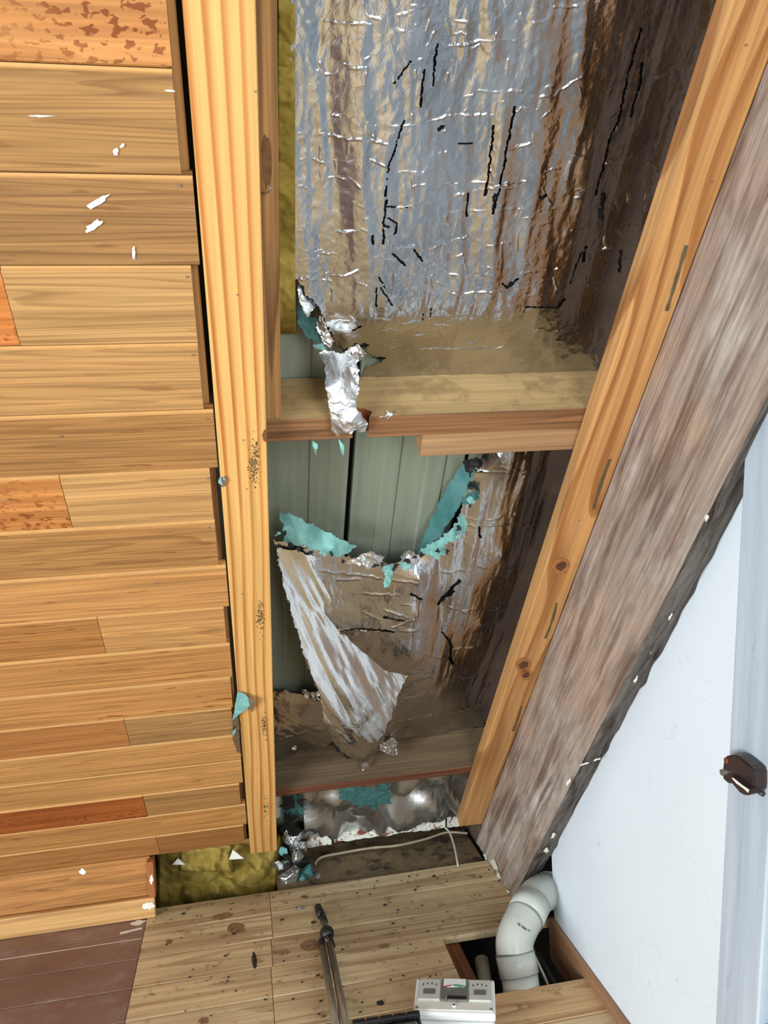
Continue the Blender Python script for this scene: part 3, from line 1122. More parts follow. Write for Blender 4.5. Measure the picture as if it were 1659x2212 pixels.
def w_upper(X, v, px, py):
    t = np.clip((v + .914) / .22, 0, 1)
    t = t * t * (3 - 2 * t)
    e = np.clip((X - .47) / .25, 0, 1)
    w = -.182 + t * ((.095 - .07 * (X - .12)) * (1 - e ** 1.3))
    fold = X / .075 + v * .9 + .35 * vn(X / .2, v / .25, 9)
    w = w + t * .017 * vn(fold, v / .9, 1) + (.3 + .7 * t) * (.0085 * vn(X / .045 + v * 3.2, v / .35, 2) + .0045 * vn(X / .022 + v * 4. + .9 * vn(X / .06, v / .09, 12), v / .2, 3) + .0016 * vn(X / .010 + v * 3. + vn(X / .03, v / .04, 13), v / .06, 14))
    w = w + .0011 * vn(X / .013, v / .013, 4) + .0006 * vn(X / .006, v / .007, 15)
    w = w + .002 * np.abs(vn(X / .06 + v, v / .09, 6))
    w = np.maximum(w, -.186)
    # soft wrinkling at the foot where the sheet meets the purlin
    w = w + .004 * vn(X / .02, v / .02, 7) * np.clip(1 - (v + .914) / .1, 0, 1)
    h = np.zeros(X.shape)
    for i, pl in enumerate(creases):
        ridge(h, px, py, pl, 1.7, .0028, seed=20 + i)
    rs = np.random.RandomState(5)
    for i in range(260):          # the many short creases of the scrim
        x, y = rs.uniform(640, 1480), rs.uniform(-40, 810)
        L = rs.uniform(10, 46)
        an = rs.normal(0, .22) if rs.rand() < .62 else rs.normal(1.45, .25)
        pl = [(x, y), (x + L * .5 * math.cos(an), y + L * .5 * math.sin(an) + rs.uniform(-3, 3)), (x + L * math.cos(an), y + L * math.sin(an))]
        ridge(h, px, py, pl, 1.5, .0020, seed=90 + i)
    return w + h


torn_ul = [(560, 598), (642, 604), (662, 640), (690, 660), (700, 692), (722, 735), (742, 757), (768, 742), (790, 748), (806, 770), (836, 773), (812, 786), (790, 800), (772, 822), (770, 850), (560, 850)]


def k_upper(X, v, px, py):
    jx = px + 9 * vn(px / 6., py / 6., 31) + 9 * vn(px / 17., py / 17., 33)
    jy = py + 9 * vn(px / 6., py / 6., 32) + 9 * vn(px / 17., py / 17., 34)
    k = ~inpoly(jx, jy, torn_ul)
    for i, (pl, w) in enumerate(slits):
        d = segdist(px + 4 * vn(px / 8., py / 8., 40 + i), py, pl)
        k &= d > w * (.25 + 1.5 * (vn(px / 7., py / 9., 60 + i) + .5)) * .8
    return k


fu = empty('foil_sheet', Q(.4, -.9, -.17))
tag(fu, 'creased silver foil sheet with slits filling the upper bay', 'foil sheet')
sheet('foil', .108, .79, -.913, .06, .0015, w_upper, k_upper, M_FOIL, fu)


def k_slit_back(X, v, px, py):
    return ~inpoly(px, py - 6, torn_ul) & (py < 790)


sheet('tar_and_slit_shade', .112, .79, -.913, .06, .005, lambda X, v, px, py: np.maximum(w_upper(X, v, px, py) - .009, -.1893), k_slit_back, M_TAR, fu)  # black sheet added behind the slits to stand in for the dark void


def patch(name, poly, wcp, mat, parent, cell=.0016, crump=.004, cs=.02, jag=8, seed=0, creases=0, smooth=True, aniso=.55, shear=.4):
    """torn piece of sheet: outline in pixels, height over the ceiling face from control points (px, py, w)"""
    f = rbf(wcp)
    xs, ys = [p[0] for p in poly], [p[1] for p in poly]
    P = np.array([PS(x, y, float(f(np.array(x), np.array(y)))) for x, y in poly]) - C0
    X0, X1 = P[:, 0].min() - .03, P[:, 0].max() + .03
    vv = P @ UP
    v0, v1 = vv.min() - .06, vv.max() + .06

    def wf(X, v, px, py):
        # px at the nominal height; refine once
        w = f(px, py)
        for _ in range(3):
            Pq = C0 + EX * X[..., None] + UP * v[..., None] + NI * (w - SLOPE_D)[..., None]
            qx, qy = proj(Pq)
            w = f(qx, qy)
        w = w + crump * (np.abs(vn((X + shear * v) / cs, v / cs * aniso, seed)) * 1.6 + vn((X + shear * v) / cs * 2.3, v / cs * aniso * 3., seed + 1) * .6 + vn((X + shear * v) / cs * 5, v / cs * aniso * 7, seed + 2) * .25)
        h = np.zeros(X.shape)
        rs = np.random.RandomState(seed + 3)
        for i in range(creases):
            x, y = rs.uniform(min(xs), max(xs)), rs.uniform(min(ys), max(ys))
            L = rs.uniform(20, 90)
            an = rs.normal(-.1, .25)
            ridge(h, qx, qy, [(x, y), (x + L * .5 * math.cos(an), y + L * .5 * math.sin(an) + rs.uniform(-4, 4)), (x + L * math.cos(an), y + L * math.sin(an))], 1.8, .0024, seed=seed + 200 + i)
        return w + h

    def kf(X, v, px, py):
        jx = px + jag * vn(px / 6., py / 6., seed + 7) + jag * vn(px / 15., py / 15., seed + 9)
        jy = py + jag * vn(px / 6., py / 6., seed + 8) + jag * vn(px / 15., py / 15., seed + 10)
        return inpoly(jx, jy, poly)
    return sheet(name, X0, X1, v0, v1, cell, wf, kf, mat, parent, smooth)


o = patch('torn_corner', [(641, 604), (655, 625), (692, 658), (676, 668), (664, 690), (655, 672), (643, 640)], [(641, 604, -.12), (692, 658, -.11), (664, 690, -.085), (650, 640, -.10)], M_FOILB, fu, cell=.0012, crump=.005, seed=3, jag=3)
patch('teal_backing', [(640, 640), (660, 680), (690, 690), (700, 745), (672, 735), (640, 700)], [(640, 640, -.14), (700, 745, -.13), (660, 690, -.145), (690, 690, -.13)], M_TEALD, fu, cell=.0014, seed=5, jag=6)
patch('torn_edge', [(682, 700), (692, 680), (705, 700), (722, 738), (712, 752), (696, 740)], [(682, 700, -.13), (705, 700, -.12), (712, 752, -.11)], M_FOILB, fu, cell=.0012, crump=.008, cs=.012, seed=6, jag=5)
patch('teal_backing', [(676, 742), (700, 740), (704, 758), (682, 756)], [(676, 742, -.13), (704, 758, -.12)], M_TEAL, fu, cell=.0014, seed=8, jag=4)
patch('torn_edge', [(752, 752), (775, 742), (790, 765), (770, 790), (758, 775)], [(752, 752, -.125), (775, 742, -.13), (790, 765, -.125), (770, 790, -.115)], M_FOILB, fu, cell=.0012, crump=.008, cs=.014, seed=12, jag=5)
strip = patch('torn_strip', [(690, 763), (706, 756), (742, 762), (752, 752), (768, 775), (776, 795), (777, 850), (768, 868), (772, 885), (781, 892), (797, 917), (790, 936), (770, 928), (756, 940), (742, 932), (728, 946), (716, 932), (712, 880), (701, 830), (703, 790)],
              [(690, 763, -.12), (750, 755, -.12), (735, 800, -.075), (770, 840, -.060), (705, 830, -.05), (745, 880, -.032), (720, 940, -.028), (790, 930, -.03), (772, 885, -.022), (756, 910, -.012)], M_FOILB, fu, cell=.0012, crump=.006, cs=.03, jag=5, seed=17, creases=18)
strip['label'] = 'bright torn foil strip hanging over the purlin'
for cx, cy in ((769, 812), (840, 897)):
    patch('foil_crumb', blob(cx, cy, 10, 9, 0, 10, .3), [(cx - 8, cy, -.055), (cx + 8, cy, -.05), (cx, cy + 8, -.04)], M_FOILB, fu, cell=.0009, crump=.012, cs=.008, seed=int(cx), jag=4)
for pl in (((678, 950), (684, 962), (681, 985), (677, 972)), ((734, 948), (741, 960), (743, 990), (738, 978))):
    patch('teal_drip', [(pl[0][0] - 4, pl[0][1])] + [(pl[1][0] + 3, pl[1][1])] + list(pl[2:]) + [(pl[3][0] - 4, pl[3][1] - 10)], [(pl[0][0], pl[0][1], -.04), (pl[2][0], pl[2][1], -.035), (pl[1][0], pl[1][1], -.03)], M_TEAL, fu, cell=.0009, crump=.006, cs=.01, seed=pl[0][0], jag=3)

# middle bay
fm = empty('foil_sheet', Q(.5, -2.3, -.17))
tag(fm, 'torn silver foil sheet sagging with teal curled edges in the middle bay', 'foil sheet')
cp_mid = [(600, 1170, -.125), (700, 1185, -.125), (800, 1215, -.12), (900, 1200, -.125), (1000, 1110, -.145), (1020, 1000, -.165), (1040, 985, -.165),
          (1080, 990, -.125), (1130, 990, -.135), (1185, 990, -.170), (1240, 990, -.187), (1190, 1200, -.187), (1140, 1200, -.155), (1085, 1200, -.115), (1130, 1500, -.187), (1050, 1570, -.186), (1040, 1350, -.120), (1085, 1350, -.16), (1130, 1350, -.187), (1040, 1480, -.18),
          (750, 1300, -.095), (830, 1300, -.09), (905, 1250, -.085), (900, 1330, -.075), (890, 1420, -.07), (945, 1300, -.11), (980, 1400, -.125),
          (620, 1280, -.075), (660, 1440, -.06), (690, 1510, -.06), (760, 1480, -.075), (820, 1590, -.09), (785, 1640, -.085), (740, 1615, -.10),
          (930, 1500, -.125), (880, 1575, -.165), (1000, 1575, -.186), (960, 1460, -.118)]
f_mid = rbf(cp_mid)
poly_mid = [(588, 1165), (640, 1172), (700, 1188), (760, 1204), (800, 1212), (850, 1216), (900, 1200), (960, 1170), (990, 1130), (1000, 1075), (1012, 1030), (1030, 990), (1045, 960), (1300, 960), (1300, 1500), (1040, 1592), (868, 1592), (835, 1612), (800, 1640), (785, 1648),
            (760, 1640), (735, 1618), (700, 1572), (690, 1500), (664, 1440), (640, 1360), (618, 1290), (604, 1230), (596, 1180)]
slits_mid = [([(650, 1280), (690, 1270)], 3.), ([(700, 1278), (652, 1283)], 2), ([(648, 1392), (700, 1388), (738, 1380)], 2.2), ([(726, 1363), (780, 1358), (830, 1362), (850, 1365)], 1.6), ([(830, 1333), (872, 1342)], 1.6),
             ([(945, 1305), (975, 1272), (992, 1255)], 3.4), ([(960, 1290), (978, 1278)], 3), ([(955, 1365), (975, 1390), (972, 1420)], 2.2), ([(972, 1422), (980, 1434)], 3), ([(890, 1284), (910, 1295)], 2), ([(1035, 1140), (1038, 1160)], 2.4),
             ([(606, 1265), (625, 1295), (640, 1310)], 2.2), ([(640, 1310), (632, 1330)], 1.6)]


def w_mid(X, v, px, py):
    w = f_mid(px, py)
    for _ in range(3):
        P = C0 + EX * X[..., None] + UP * v[..., None] + NI * (w - SLOPE_D)[..., None]
        qx, qy = proj(P)
        w = f_mid(qx, qy)
    rgt = np.clip((qx - 890) / 60, 0, 1)
    w = w + .008 * vn(X / .06, v / .5, 71) * (.4 + .6 * rgt) + rgt * (.006 * vn(X / .026, v / .25, 72) + .0016 * vn(X / .009, v / .07, 73))
    w = w + (1 - rgt) * (.011 * vn(X / .07 + v * 2, v / .22, 74) + .003 * vn(X / .02 + v * 3, v / .07, 77) + .0015 * np.abs(vn(X / .03 - v * 8, v / .06, 75)))
    w = w + .0005 * vn(X / .006, v / .014, 76)
    h = np.zeros(X.shape)
    for i, pl in enumerate([[(690, 1235), (800, 1245), (905, 1260)], [(765, 1282), (830, 1283), (905, 1297)], [(830, 1320), (900, 1342)], [(720, 1362), (850, 1365), (890, 1362)], [(905, 1455), (940, 1448)], [(880, 1470), (935, 1462)],
                            [(870, 1510), (925, 1500)], [(850, 1560), (980, 1535), (1040, 1520)], [(840, 1590), (870, 1560), (960, 1570)], [(980, 1400), (1030, 1395)], [(990, 1512), (1040, 1512)], [(920, 1415), (975, 1425)],
                            [(990, 1320), (1090, 1310)], [(1020, 1018), (1150, 1018)], [(1010, 1135), (1110, 1130)], [(905, 1250), (900, 1330), (888, 1420)], [(840, 1440), (760, 1460), (700, 1490)], [(930, 1240), (1000, 1230)], [(960, 1555), (1020, 1550)]]):
        ridge(h, qx, qy, pl, 1.9, .0028, seed=300 + i)
    rs = np.random.RandomState(15)
    for i in range(110):
        x, y = rs.uniform(610, 1200), rs.uniform(1000, 1600)
        L = rs.uniform(12, 50)
        an = rs.normal(-.05, .3) if rs.rand() < .7 else rs.normal(1.5, .25)
        ridge(h, qx, qy, [(x, y), (x + L * math.cos(an), y + L * math.sin(an))], 1.7, .0018, seed=340 + i)
    return np.maximum(w + h, -.187)


def k_mid(X, v, px, py):
    jx = px + 7 * vn(px / 6., py / 6., 81) + 7 * vn(px / 18., py / 18., 83)
    jy = py + 7 * vn(px / 6., py / 6., 82) + 7 * vn(px / 18., py / 18., 84)
    k = inpoly(jx, jy, poly_mid)
    for i, (pl, w) in enumerate(slits_mid):
        d = segdist(px + 4 * vn(px / 8., py / 8., 140 + i), py + 3 * vn(px / 6., py / 6., 150), pl)
        k &= d > w * (.4 + 1.2 * (vn(px / 7., py / 9., 160 + i) + .5)) * .8
    return k


sheet('foil', .055, .79, -2.372, -1.0, .0019, w_mid, k_mid, M_FOIL, fm)
# folded bright flap lying over the sheet
fl = patch('folded_flap', [(598, 1182), (640, 1188), (690, 1206), (716, 1260), (732, 1320), (760, 1378), (820, 1394), (862, 1400), (874, 1420), (885, 1442), (868, 1490), (850, 1540), (828, 1590), (806, 1606), (782, 1600), (770, 1612), (742, 1608), (720, 1580), (700, 1560), (694, 1510), (672, 1456), (648, 1390), (620, 1290), (604, 1230)],
           [(598, 1182, -.115), (690, 1206, -.12), (620, 1290, -.065), (732, 1320, -.095), (648, 1396, -.030), (760, 1382, -.080), (862, 1400, -.105), (885, 1442, -.095), (850, 1540, -.035), (806, 1606, .020), (742, 1608, .045), (700, 1560, .035), (672, 1456, .000), (760, 1480, -.015), (770, 1560, .020)],
           M_FOILF, fm, cell=.0015, crump=.010, cs=.05, jag=5, aniso=.14, shear=.38, seed=44, creases=8)
fl['label'] = 'bright pointed foil flap folded down'
tl = patch('teal_curl', [(604, 1106), (640, 1116), (690, 1140), (730, 1158), (768, 1180), (758, 1192), (735, 1207), (690, 1196), (660, 1183), (640, 1180), (608, 1166), (620, 1150), (600, 1146), (612, 1132), (598, 1120)],
           [(604, 1106, -.125), (690, 1140, -.11), (768, 1180, -.10), (608, 1166, -.085), (690, 1196, -.072), (740, 1207, -.072), (660, 1155, -.068), (720, 1178, -.068), (612, 1135, -.085)], M_TEAL, fm, cell=.0014, crump=.004, cs=.03, jag=8, seed=50)
tl['label'] = 'teal plastic backing curled over the torn edge'
patch('teal_inner', [(896, 1196), (912, 1160), (935, 1110), (960, 1062), (985, 1018), (1006, 992), (1030, 1000), (1022, 1030), (1004, 1070), (985, 1110), (950, 1160), (912, 1196)],
      [(896, 1196, -.175), (935, 1110, -.180), (985, 1018, -.182), (1006, 992, -.18), (1030, 1000, -.14), (985, 1110, -.105), (912, 1196, -.105), (955, 1120, -.14)], M_TEALD, fm, cell=.0015, crump=.003, cs=.05, jag=4, seed=55)
patch('teal_curl', [(902, 1194), (930, 1176), (962, 1152), (985, 1125), (1000, 1108), (1008, 1128), (1004, 1150), (985, 1168), (966, 1176), (960, 1196), (940, 1208), (925, 1200)],
      [(902, 1194, -.11), (1000, 1108, -.12), (950, 1170, -.085), (940, 1208, -.08), (1006, 1145, -.10), (980, 1150, -.085)], M_TEAL, fm, cell=.0014, crump=.004, cs=.03, jag=8, seed=58)
patch('teal_curl', [(1000, 1075), (1030, 1060), (1035, 1078), (1010, 1088), (1000, 1092)], [(1000, 1075, -.12), (1035, 1078, -.135), (1010, 1090, -.12)], M_TEALD, fm, cell=.0014, seed=59, jag=5)
patch('black_scrap', [(1000, 995), (1030, 985), (1046, 992), (1040, 1018), (1022, 1012), (1014, 1030), (1004, 1015)], [(1000, 995, -.13), (1046, 992, -.13), (1020, 1030, -.12)], M_TAR, fm, cell=.0012, crump=.008, cs=.014, seed=61, jag=8)
patch('teal_drip', [(826, 1222), (850, 1214), (846, 1240), (840, 1268), (828, 1270), (826, 1258), (834, 1245)], [(826, 1222, -.075), (850, 1214, -.08), (832, 1270, -.062)], M_TEAL, fm, cell=.001, crump=.005, cs=.012, seed=63, jag=7)
patch('torn_edge', [(862, 1200), (880, 1188), (902, 1196), (900, 1218), (866, 1222)], [(862, 1200, -.09), (902, 1196, -.09), (880, 1222, -.075)], M_FOILB, fm, cell=.0012, crump=.006, cs=.016, seed=64, jag=6)
patch('torn_edge', [(770, 1200), (800, 1190), (830, 1204), (824, 1222), (790, 1226), (745, 1214)], [(770, 1200, -.085), (830, 1204, -.085), (790, 1226, -.068)], M_FOILB, fm, cell=.0012, crump=.006, cs=.016, seed=65, jag=6)
for i in range(26):    # black fringe of bitumen bits along the tear
    t = i / 25.
    e = [(604, 1160), (690, 1197), (760, 1208), (850, 1222), (900, 1210), (960, 1190), (1004, 1140), (1018, 1050)]
    u = t * (len(e) - 1)
    a = int(min(u, len(e) - 2))
    x = e[a][0] + (e[a + 1][0] - e[a][0]) * (u - a) + random.uniform(-6, 6)
    y = e[a][1] + (e[a + 1][1] - e[a][1]) * (u - a) + random.uniform(-8, 8)
    r = random.uniform(3, 8)
    patch('black_fringe', blob(x, y, r, r * random.uniform(.6, 1.6), random.random() * 3, 9, .5), [(x - 5, y, -.066), (x + 5, y, -.064), (x, y + 6, -.060)], M_TAR if i % 4 else M_TEAL, fm, cell=.0012, crump=.006, cs=.01, seed=400 + i, jag=3)

# lower left piece, and the crumpled sheet under the lower purlin
fb = empty('foil_sheet', Q(.12, -2.36, -.15))
tag(fb, 'small dull foil piece left of the flap above the lower purlin', 'foil sheet')
patch('foil', [(590, 1488), (640, 1496), (692, 1515), (704, 1562), (735, 1600), (700, 1612), (650, 1622), (590, 1650)],
      [(590, 1488, -.17), (692, 1515, -.15), (735, 1605, -.15), (650, 1622, -.165), (590, 1650, -.14), (650, 1560, -.14)], M_FOIL, fb, cell=.0016, crump=.005, cs=.06, jag=4, seed=70, creases=8)
patch('torn_edge', [(650, 1490), (690, 1492), (690, 1516), (660, 1506)], [(650, 1490, -.16), (690, 1492, -.15), (690, 1516, -.13)], M_FOILB, fb, cell=.0012, crump=.006, cs=.016, seed=71, jag=6)
for q, (pl, mt) in enumerate((([(820, 1605), (850, 1592), (862, 1600), (858, 1630), (840, 1632), (818, 1622)], M_FOILB), ([(715, 1600), (735, 1612), (760, 1636), (770, 1645), (750, 1640), (725, 1622)], M_TAR),
                              ([(782, 1648), (794, 1644), (792, 1664), (782, 1666)], M_FOILB), ([(628, 1612), (638, 1610), (640, 1622), (630, 1622)], M_FOILB))):
    cx, cy = np.mean([p[0] for p in pl]), np.mean([p[1] for p in pl])
    w0 = {0: -.10, 1: -.10, 2: -.075, 3: -.12}[q]
    patch('foil_crumb', pl, [(cx - 12, cy, w0), (cx + 12, cy, w0 - .004), (cx, cy + 10, w0 + .012)], mt, fm if q != 3 else fb, cell=.0011, crump=.008, cs=.012, seed=75 + q, jag=6)

fc = empty('foil_sheet', Q(.45, -2.9, -.17))
tag(fc, 'crumpled foil with teal tears below the lower purlin', 'foil sheet')
patch('foil', [(585, 1690), (1030, 1640), (1025, 1755), (985, 1772), (900, 1795), (800, 1812), (700, 1838), (640, 1842), (650, 1760), (640, 1728), (588, 1730)],
      [(600, 1700, -.185), (1010, 1650, -.187), (800, 1690, -.187), (1000, 1760, -.13), (700, 1830, -.12), (800, 1740, -.15), (700, 1750, -.14), (900, 1730, -.15), (760, 1800, -.115), (850, 1800, -.115), (940, 1780, -.125), (870, 1765, -.115), (790, 1770, -.13)],
      M_FOILB, fc, cell=.02, crump=.085, cs=.085, jag=0, seed=82, creases=0, smooth=False)
patch('teal_tear', [(726, 1704), (842, 1692), (844, 1730), (824, 1738), (808, 1758), (792, 1738), (775, 1744), (755, 1734), (732, 1728)], [(726, 1704, -.10), (842, 1692, -.10), (800, 1750, -.095)], M_TEALD, fc, cell=.0015, crump=.006, cs=.03, jag=10, seed=84)
patch('teal_tear', [(612, 1722), (650, 1716), (658, 1760), (640, 1790), (612, 1770)], [(612, 1722, -.09), (650, 1716, -.09), (640, 1790, -.08)], M_TEALD, fc, cell=.0015, crump=.008, cs=.02, jag=14, seed=85)
for i in range(12):
    x, y = random.uniform(612, 655), random.uniform(1725, 1800)
    patch('black_fringe', blob(x, y, 9, 12, random.random() * 3, 9, .5), [(x - 5, y, -.076), (x + 5, y, -.074), (x, y + 6, -.068)], M_TAR, fc, cell=.0014, crump=.006, cs=.012, seed=500 + i, jag=4)
o = patch('white_patch', [(590, 1722), (612, 1718), (614, 1760), (590, 1770)], [(590, 1722, -.10), (612, 1718, -.10), (600, 1770, -.10)], M_CASEW, fc, cell=.002, crump=.001, seed=88, jag=3)


def crumple(name, c, r, mat, parent, seed, sq=(1, 1, 1)):
    bm = bmesh.new()
    bmesh.ops.create_icosphere(bm, subdivisions=4, radius=1.)
    rs = np.random.RandomState(seed)
    D = rs.normal(size=(16, 3))
    D /= np.linalg.norm(D, axis=1)[:, None]
    off = rs.uniform(.55, .95, 16)
    for v in bm.verts:
        p = np.array(v.co)
        t = min(1.15, np.min(np.where(D @ p > .05, off / np.maximum(D @ p, .05), 9)))
        t *= 1 + rs.uniform(-.03, .03)
        v.co = Vector(p * t * r * np.array(sq))
    return put_bm(name, bm, mat, parent, Matrix.Translation(Vector(c)))


sc = empty('foil_scrap', PY(630, 1905, 2.70))
tag(sc, 'heap of shredded foil and teal scraps on the plate beneath the pale batten', 'foil scraps')
for i, (x, y, r, mt, Y) in enumerate(((632, 1815, .045, M_FOILB, 2.86), (645, 1830, .034, M_FOILB, 2.84), (612, 1868, .030, M_FOILB, 2.78), (630, 1890, .040, M_FOILB, 2.72), (612, 1842, .022, M_TEAL, 2.8), (650, 1862, .028, M_TAR, 2.78), (665, 1885, .030, M_TEALD, 2.74), (604, 1870, .022, M_FOILB, 2.74), (655, 1898, .022, M_TEALD, 2.72), (622, 1855, .022, M_TAR, 2.78), (622, 1795, .03, M_TAR, 2.9), (640, 1850, .024, M_FOILB, 2.76))):
    crumple('scrap', PY(x, y, Y), r, mt, sc, 900 + i, (1, .7, .9))

# scrap caught at the ends of the cedar boards
ts = empty('foil_scrap', PS(515, 1560, .004))
tag(ts, 'teal and silver scrap caught between the boards and the pale batten', 'foil scrap')
patch('teal_scrap', [(511, 1495), (518, 1494), (538, 1505), (540, 1527), (520, 1542), (500, 1560), (507, 1530)], [(511, 1495, .004), (540, 1525, .018), (500, 1560, .005), (520, 1525, .014)], M_TEAL, ts, cell=.0012, crump=.002, seed=91, jag=2)
patch('foil_scrap_tip', [(534, 1505), (556, 1517), (545, 1541), (538, 1528)], [(534, 1505, .014), (556, 1517, .018), (545, 1541, .006)], M_FOILB, ts, cell=.0012, crump=.003, seed=92, jag=2)
patch('foil_tail', [(500, 1560), (517, 1547), (518, 1600), (523, 1638), (514, 1630), (502, 1592), (506, 1574)], [(500, 1560, .004), (517, 1547, .002), (523, 1638, -.004), (505, 1595, .006)], M_FOIL, ts, cell=.0012, crump=.003, seed=93, jag=2)
patch('teal_chip', [(503, 1590), (511, 1580), (509, 1572), (500, 1582)], [(503, 1590, .009), (511, 1580, .009), (500, 1582, .009)], M_TEAL, ts, cell=.001, crump=.001, seed=94, jag=1)
ts = empty('foil_scrap', PS(479, 1040, 0))
tag(ts, 'tiny foil and teal scrap hanging in the gap beside the sixth cedar board', 'foil scrap')
patch('foil_scrap_tip', blob(482, 1038, 8, 13, .2, 12, .2), [(474, 1030, -.002), (490, 1040, .008), (482, 1052, .004)], M_FOILB, ts, cell=.001, crump=.004, cs=.01, seed=95, jag=2)
patch('teal_chip', [(470, 1040), (476, 1026), (480, 1042), (474, 1048)], [(470, 1040, .007), (476, 1026, .007), (480, 1042, .010)], M_TEAL, ts, cell=.001, crump=.001, seed=96, jag=1)

# ---- glass wool insulation
def wool(name, fn, x0, x1, y0, y1, d0, d1, amp, sc_, seed, label, cat, keep=None, step=3., kind=None):
    """lumpy batt: surface through pixel grid at depth from fn(px, py, depth); closed at the back by d1"""
    nx, ny = int((x1 - x0) / step) + 1, int((y1 - y0) / step) + 1
    gx, gy = np.meshgrid(np.linspace(x0, x1, nx), np.linspace(y0, y1, ny), indexing='ij')
    dep = d0 + amp * (np.abs(fbm(gx / sc_, gy / sc_, seed, 3)) * 1.6 - .3 + .12 * vn(gx / 9., gy / 9., seed + 40))
    e = np.minimum(np.minimum((gx - x0) / (x1 - x0), (x1 - gx) / (x1 - x0)), np.minimum((gy - y0) / (y1 - y0), (y1 - gy) / (y1 - y0)))
    edge = np.clip(1 - e / .07, 0, 1) ** 2
    dep = dep + (d1 - d0) * edge
    V = [fn(gx[i, j], gy[i, j], dep[i, j]) for i in range(nx) for j in range(ny)]
    Fc = [(i * ny + j, (i + 1) * ny + j, (i + 1) * ny + j + 1, i * ny + j + 1) for i in range(nx - 1) for j in range(ny - 1)]
    b = len(V)
    ring = [(i, 0) for i in range(nx)] + [(nx - 1, j) for j in range(1, ny)] + [(i, ny - 1) for i in range(nx - 2, -1, -1)] + [(0, j) for j in range(ny - 2, 0, -1)]
    bv = [fn(gx[0, 0], gy[0, 0], d1), fn(gx[-1, 0], gy[-1, 0], d1), fn(gx[-1, -1], gy[-1, -1], d1), fn(gx[0, -1], gy[0, -1], d1)]
    V += bv
    Fc.append((b + 3, b + 2, b + 1, b))
    o = put(name, V, Fc, M_WOOL, None, smooth=True)
    return tag(o, label, cat)


wool('insulation_batt', lambda x, y, d: PS(x, y, d), 598, 641, -60, 722, -.085, -.18, .012, 40., 101, 'yellow glass wool strip standing beside the upper foil sheet', 'insulation', step=3.5)
wool('insulation_batt', lambda x, y, d: PY(x, y, d), 328, 612, 1800, 1990, 2.76, 2.95, -.12, 95., 104, 'lumpy olive glass wool stuffed in the hole of the knee wall', 'insulation')
wool('insulation_batt', lambda x, y, d: PY(x, y, d), 385, 505, 1822, 1884, 2.715, 2.78, -.03, 30., 108, 'torn yellow glass wool tuft hanging under the lowest board', 'insulation')
wp = prism('plasterboard_scrap', [PY(x, y, 2.70) for x, y in ((372, 1868), (384, 1855), (400, 1868))], (0, .01, 0), M_WHITEP)
tag(wp, 'small white board chip in the wool, nearer the red trim', 'board scrap')
wp = prism('plasterboard_scrap', [PY(x, y, 2.69) for x, y in ((495, 1857), (503, 1836), (527, 1855))], (0, .01, 0), M_WHITEP)
tag(wp, 'larger white board chip in the wool, nearer the pale batten', 'board scrap')
# ---- eaves: plate, flashing, cables
o = box('wall_plate', AX_W, (.42, 2.845, -.035), (.74, .39, .05), M_LEDGE, None, bevel=.004)
tag(o, 'dirt covered wall plate behind the floor edge', 'timber')
o = box('eave_light_block', AX_W, (.08, 3.10, .02), (1.6, .03, .20), M_LEDGE, None, bevel=.003)  # board added to close the eaves against light leaks
tag(o, 'grubby board added behind the rusted flashing to close the eaves to light', 'timber')
fla = empty('flashing', (.45, 2.97, -.005))
tag(fla, 'white painted metal flashing flaking with rust at the eaves', 'flashing')


def flash(pts, name='flashing_strip'):
    V, Fc = [], []
    for i, (x, y0, y1) in enumerate(pts):
        a, b = PY(x, y0, 2.86), PY(x, y1, 2.85)
        t = np.array([0, .004 * vn(x / 12., 1., 3), 0])
        V += [a + EY * .03 + EZ * .002, a + t, b + t, b + EY * .02 - EZ * .001]
        if i:
            k = 4 * (i - 1)
            for s in range(3):
                Fc.append((k + s, k + s + 1, k + s + 5, k + s + 4))
    o = put(name, V, Fc, M_FLASH, fla)
    md = o.modifiers.new('s', 'SOLIDIFY')
    md.thickness = .0025
    return o


def fl_pts(xa, xb, ya, yb, h, n=26, rag=2.):
    return [(xa + (xb - xa) * i / n, ya + (yb - ya) * i / n + random.uniform(-.6, .6), ya + (yb - ya) * i / n + h + random.uniform(-rag, rag)) for i in range(n + 1)]


flash(fl_pts(722, 962, 1800, 1768, 20))
flash(fl_pts(664, 716, 1812, 1804, 20, 6, .8))
flash(fl_pts(966, 1000, 1766, 1762, 22, 5, 1.))
tube('cable', spline([PZ(680, 1868, 0), PZ(695, 1852, .01), PZ(740, 1842, .004), PZ(800, 1832, .004), PZ(860, 1826, .006), PZ(920, 1812, .008), PZ(965, 1798, .012), PZ(1010, 1800, .012)], 6), .0045, M_CABLE, None, 10)
tag(bpy.context.scene.collection.objects['cable'], 'beige cable lying along the dirty wall plate', 'cable')
o = tube('cable', spline([PZ(962, 1788, .04), PZ(972, 1800, .035), PZ(982, 1830, .025), PZ(988, 1862, .012), PZ(990, 1875, -.008)], 6), .004, M_CABLEW, None, 10)
tag(o, 'white cable dropping over the plate beside the pine batten', 'cable')

# ---- drain pipe in the floor hole
PR = .0512
pipe = empty('drain_pipe', (.69, 2.02, -.10))
tag(pipe, 'pale grey plastic drain pipe bending up out of the floor hole', 'pipe')
a0 = np.array([.690, 2.015, -.12])
a1 = np.array([.688, 2.02, .045])
a2 = np.array([.745, 2.115, .165])
a3 = np.array([.80, 2.20, .205])
a4 = np.array([.95, 2.30, .225])


def arc(p, q, r, n=8):
    return [p]


def pp(l):
    return [np.array(PY(x, y, Y)) for x, y, Y in l]


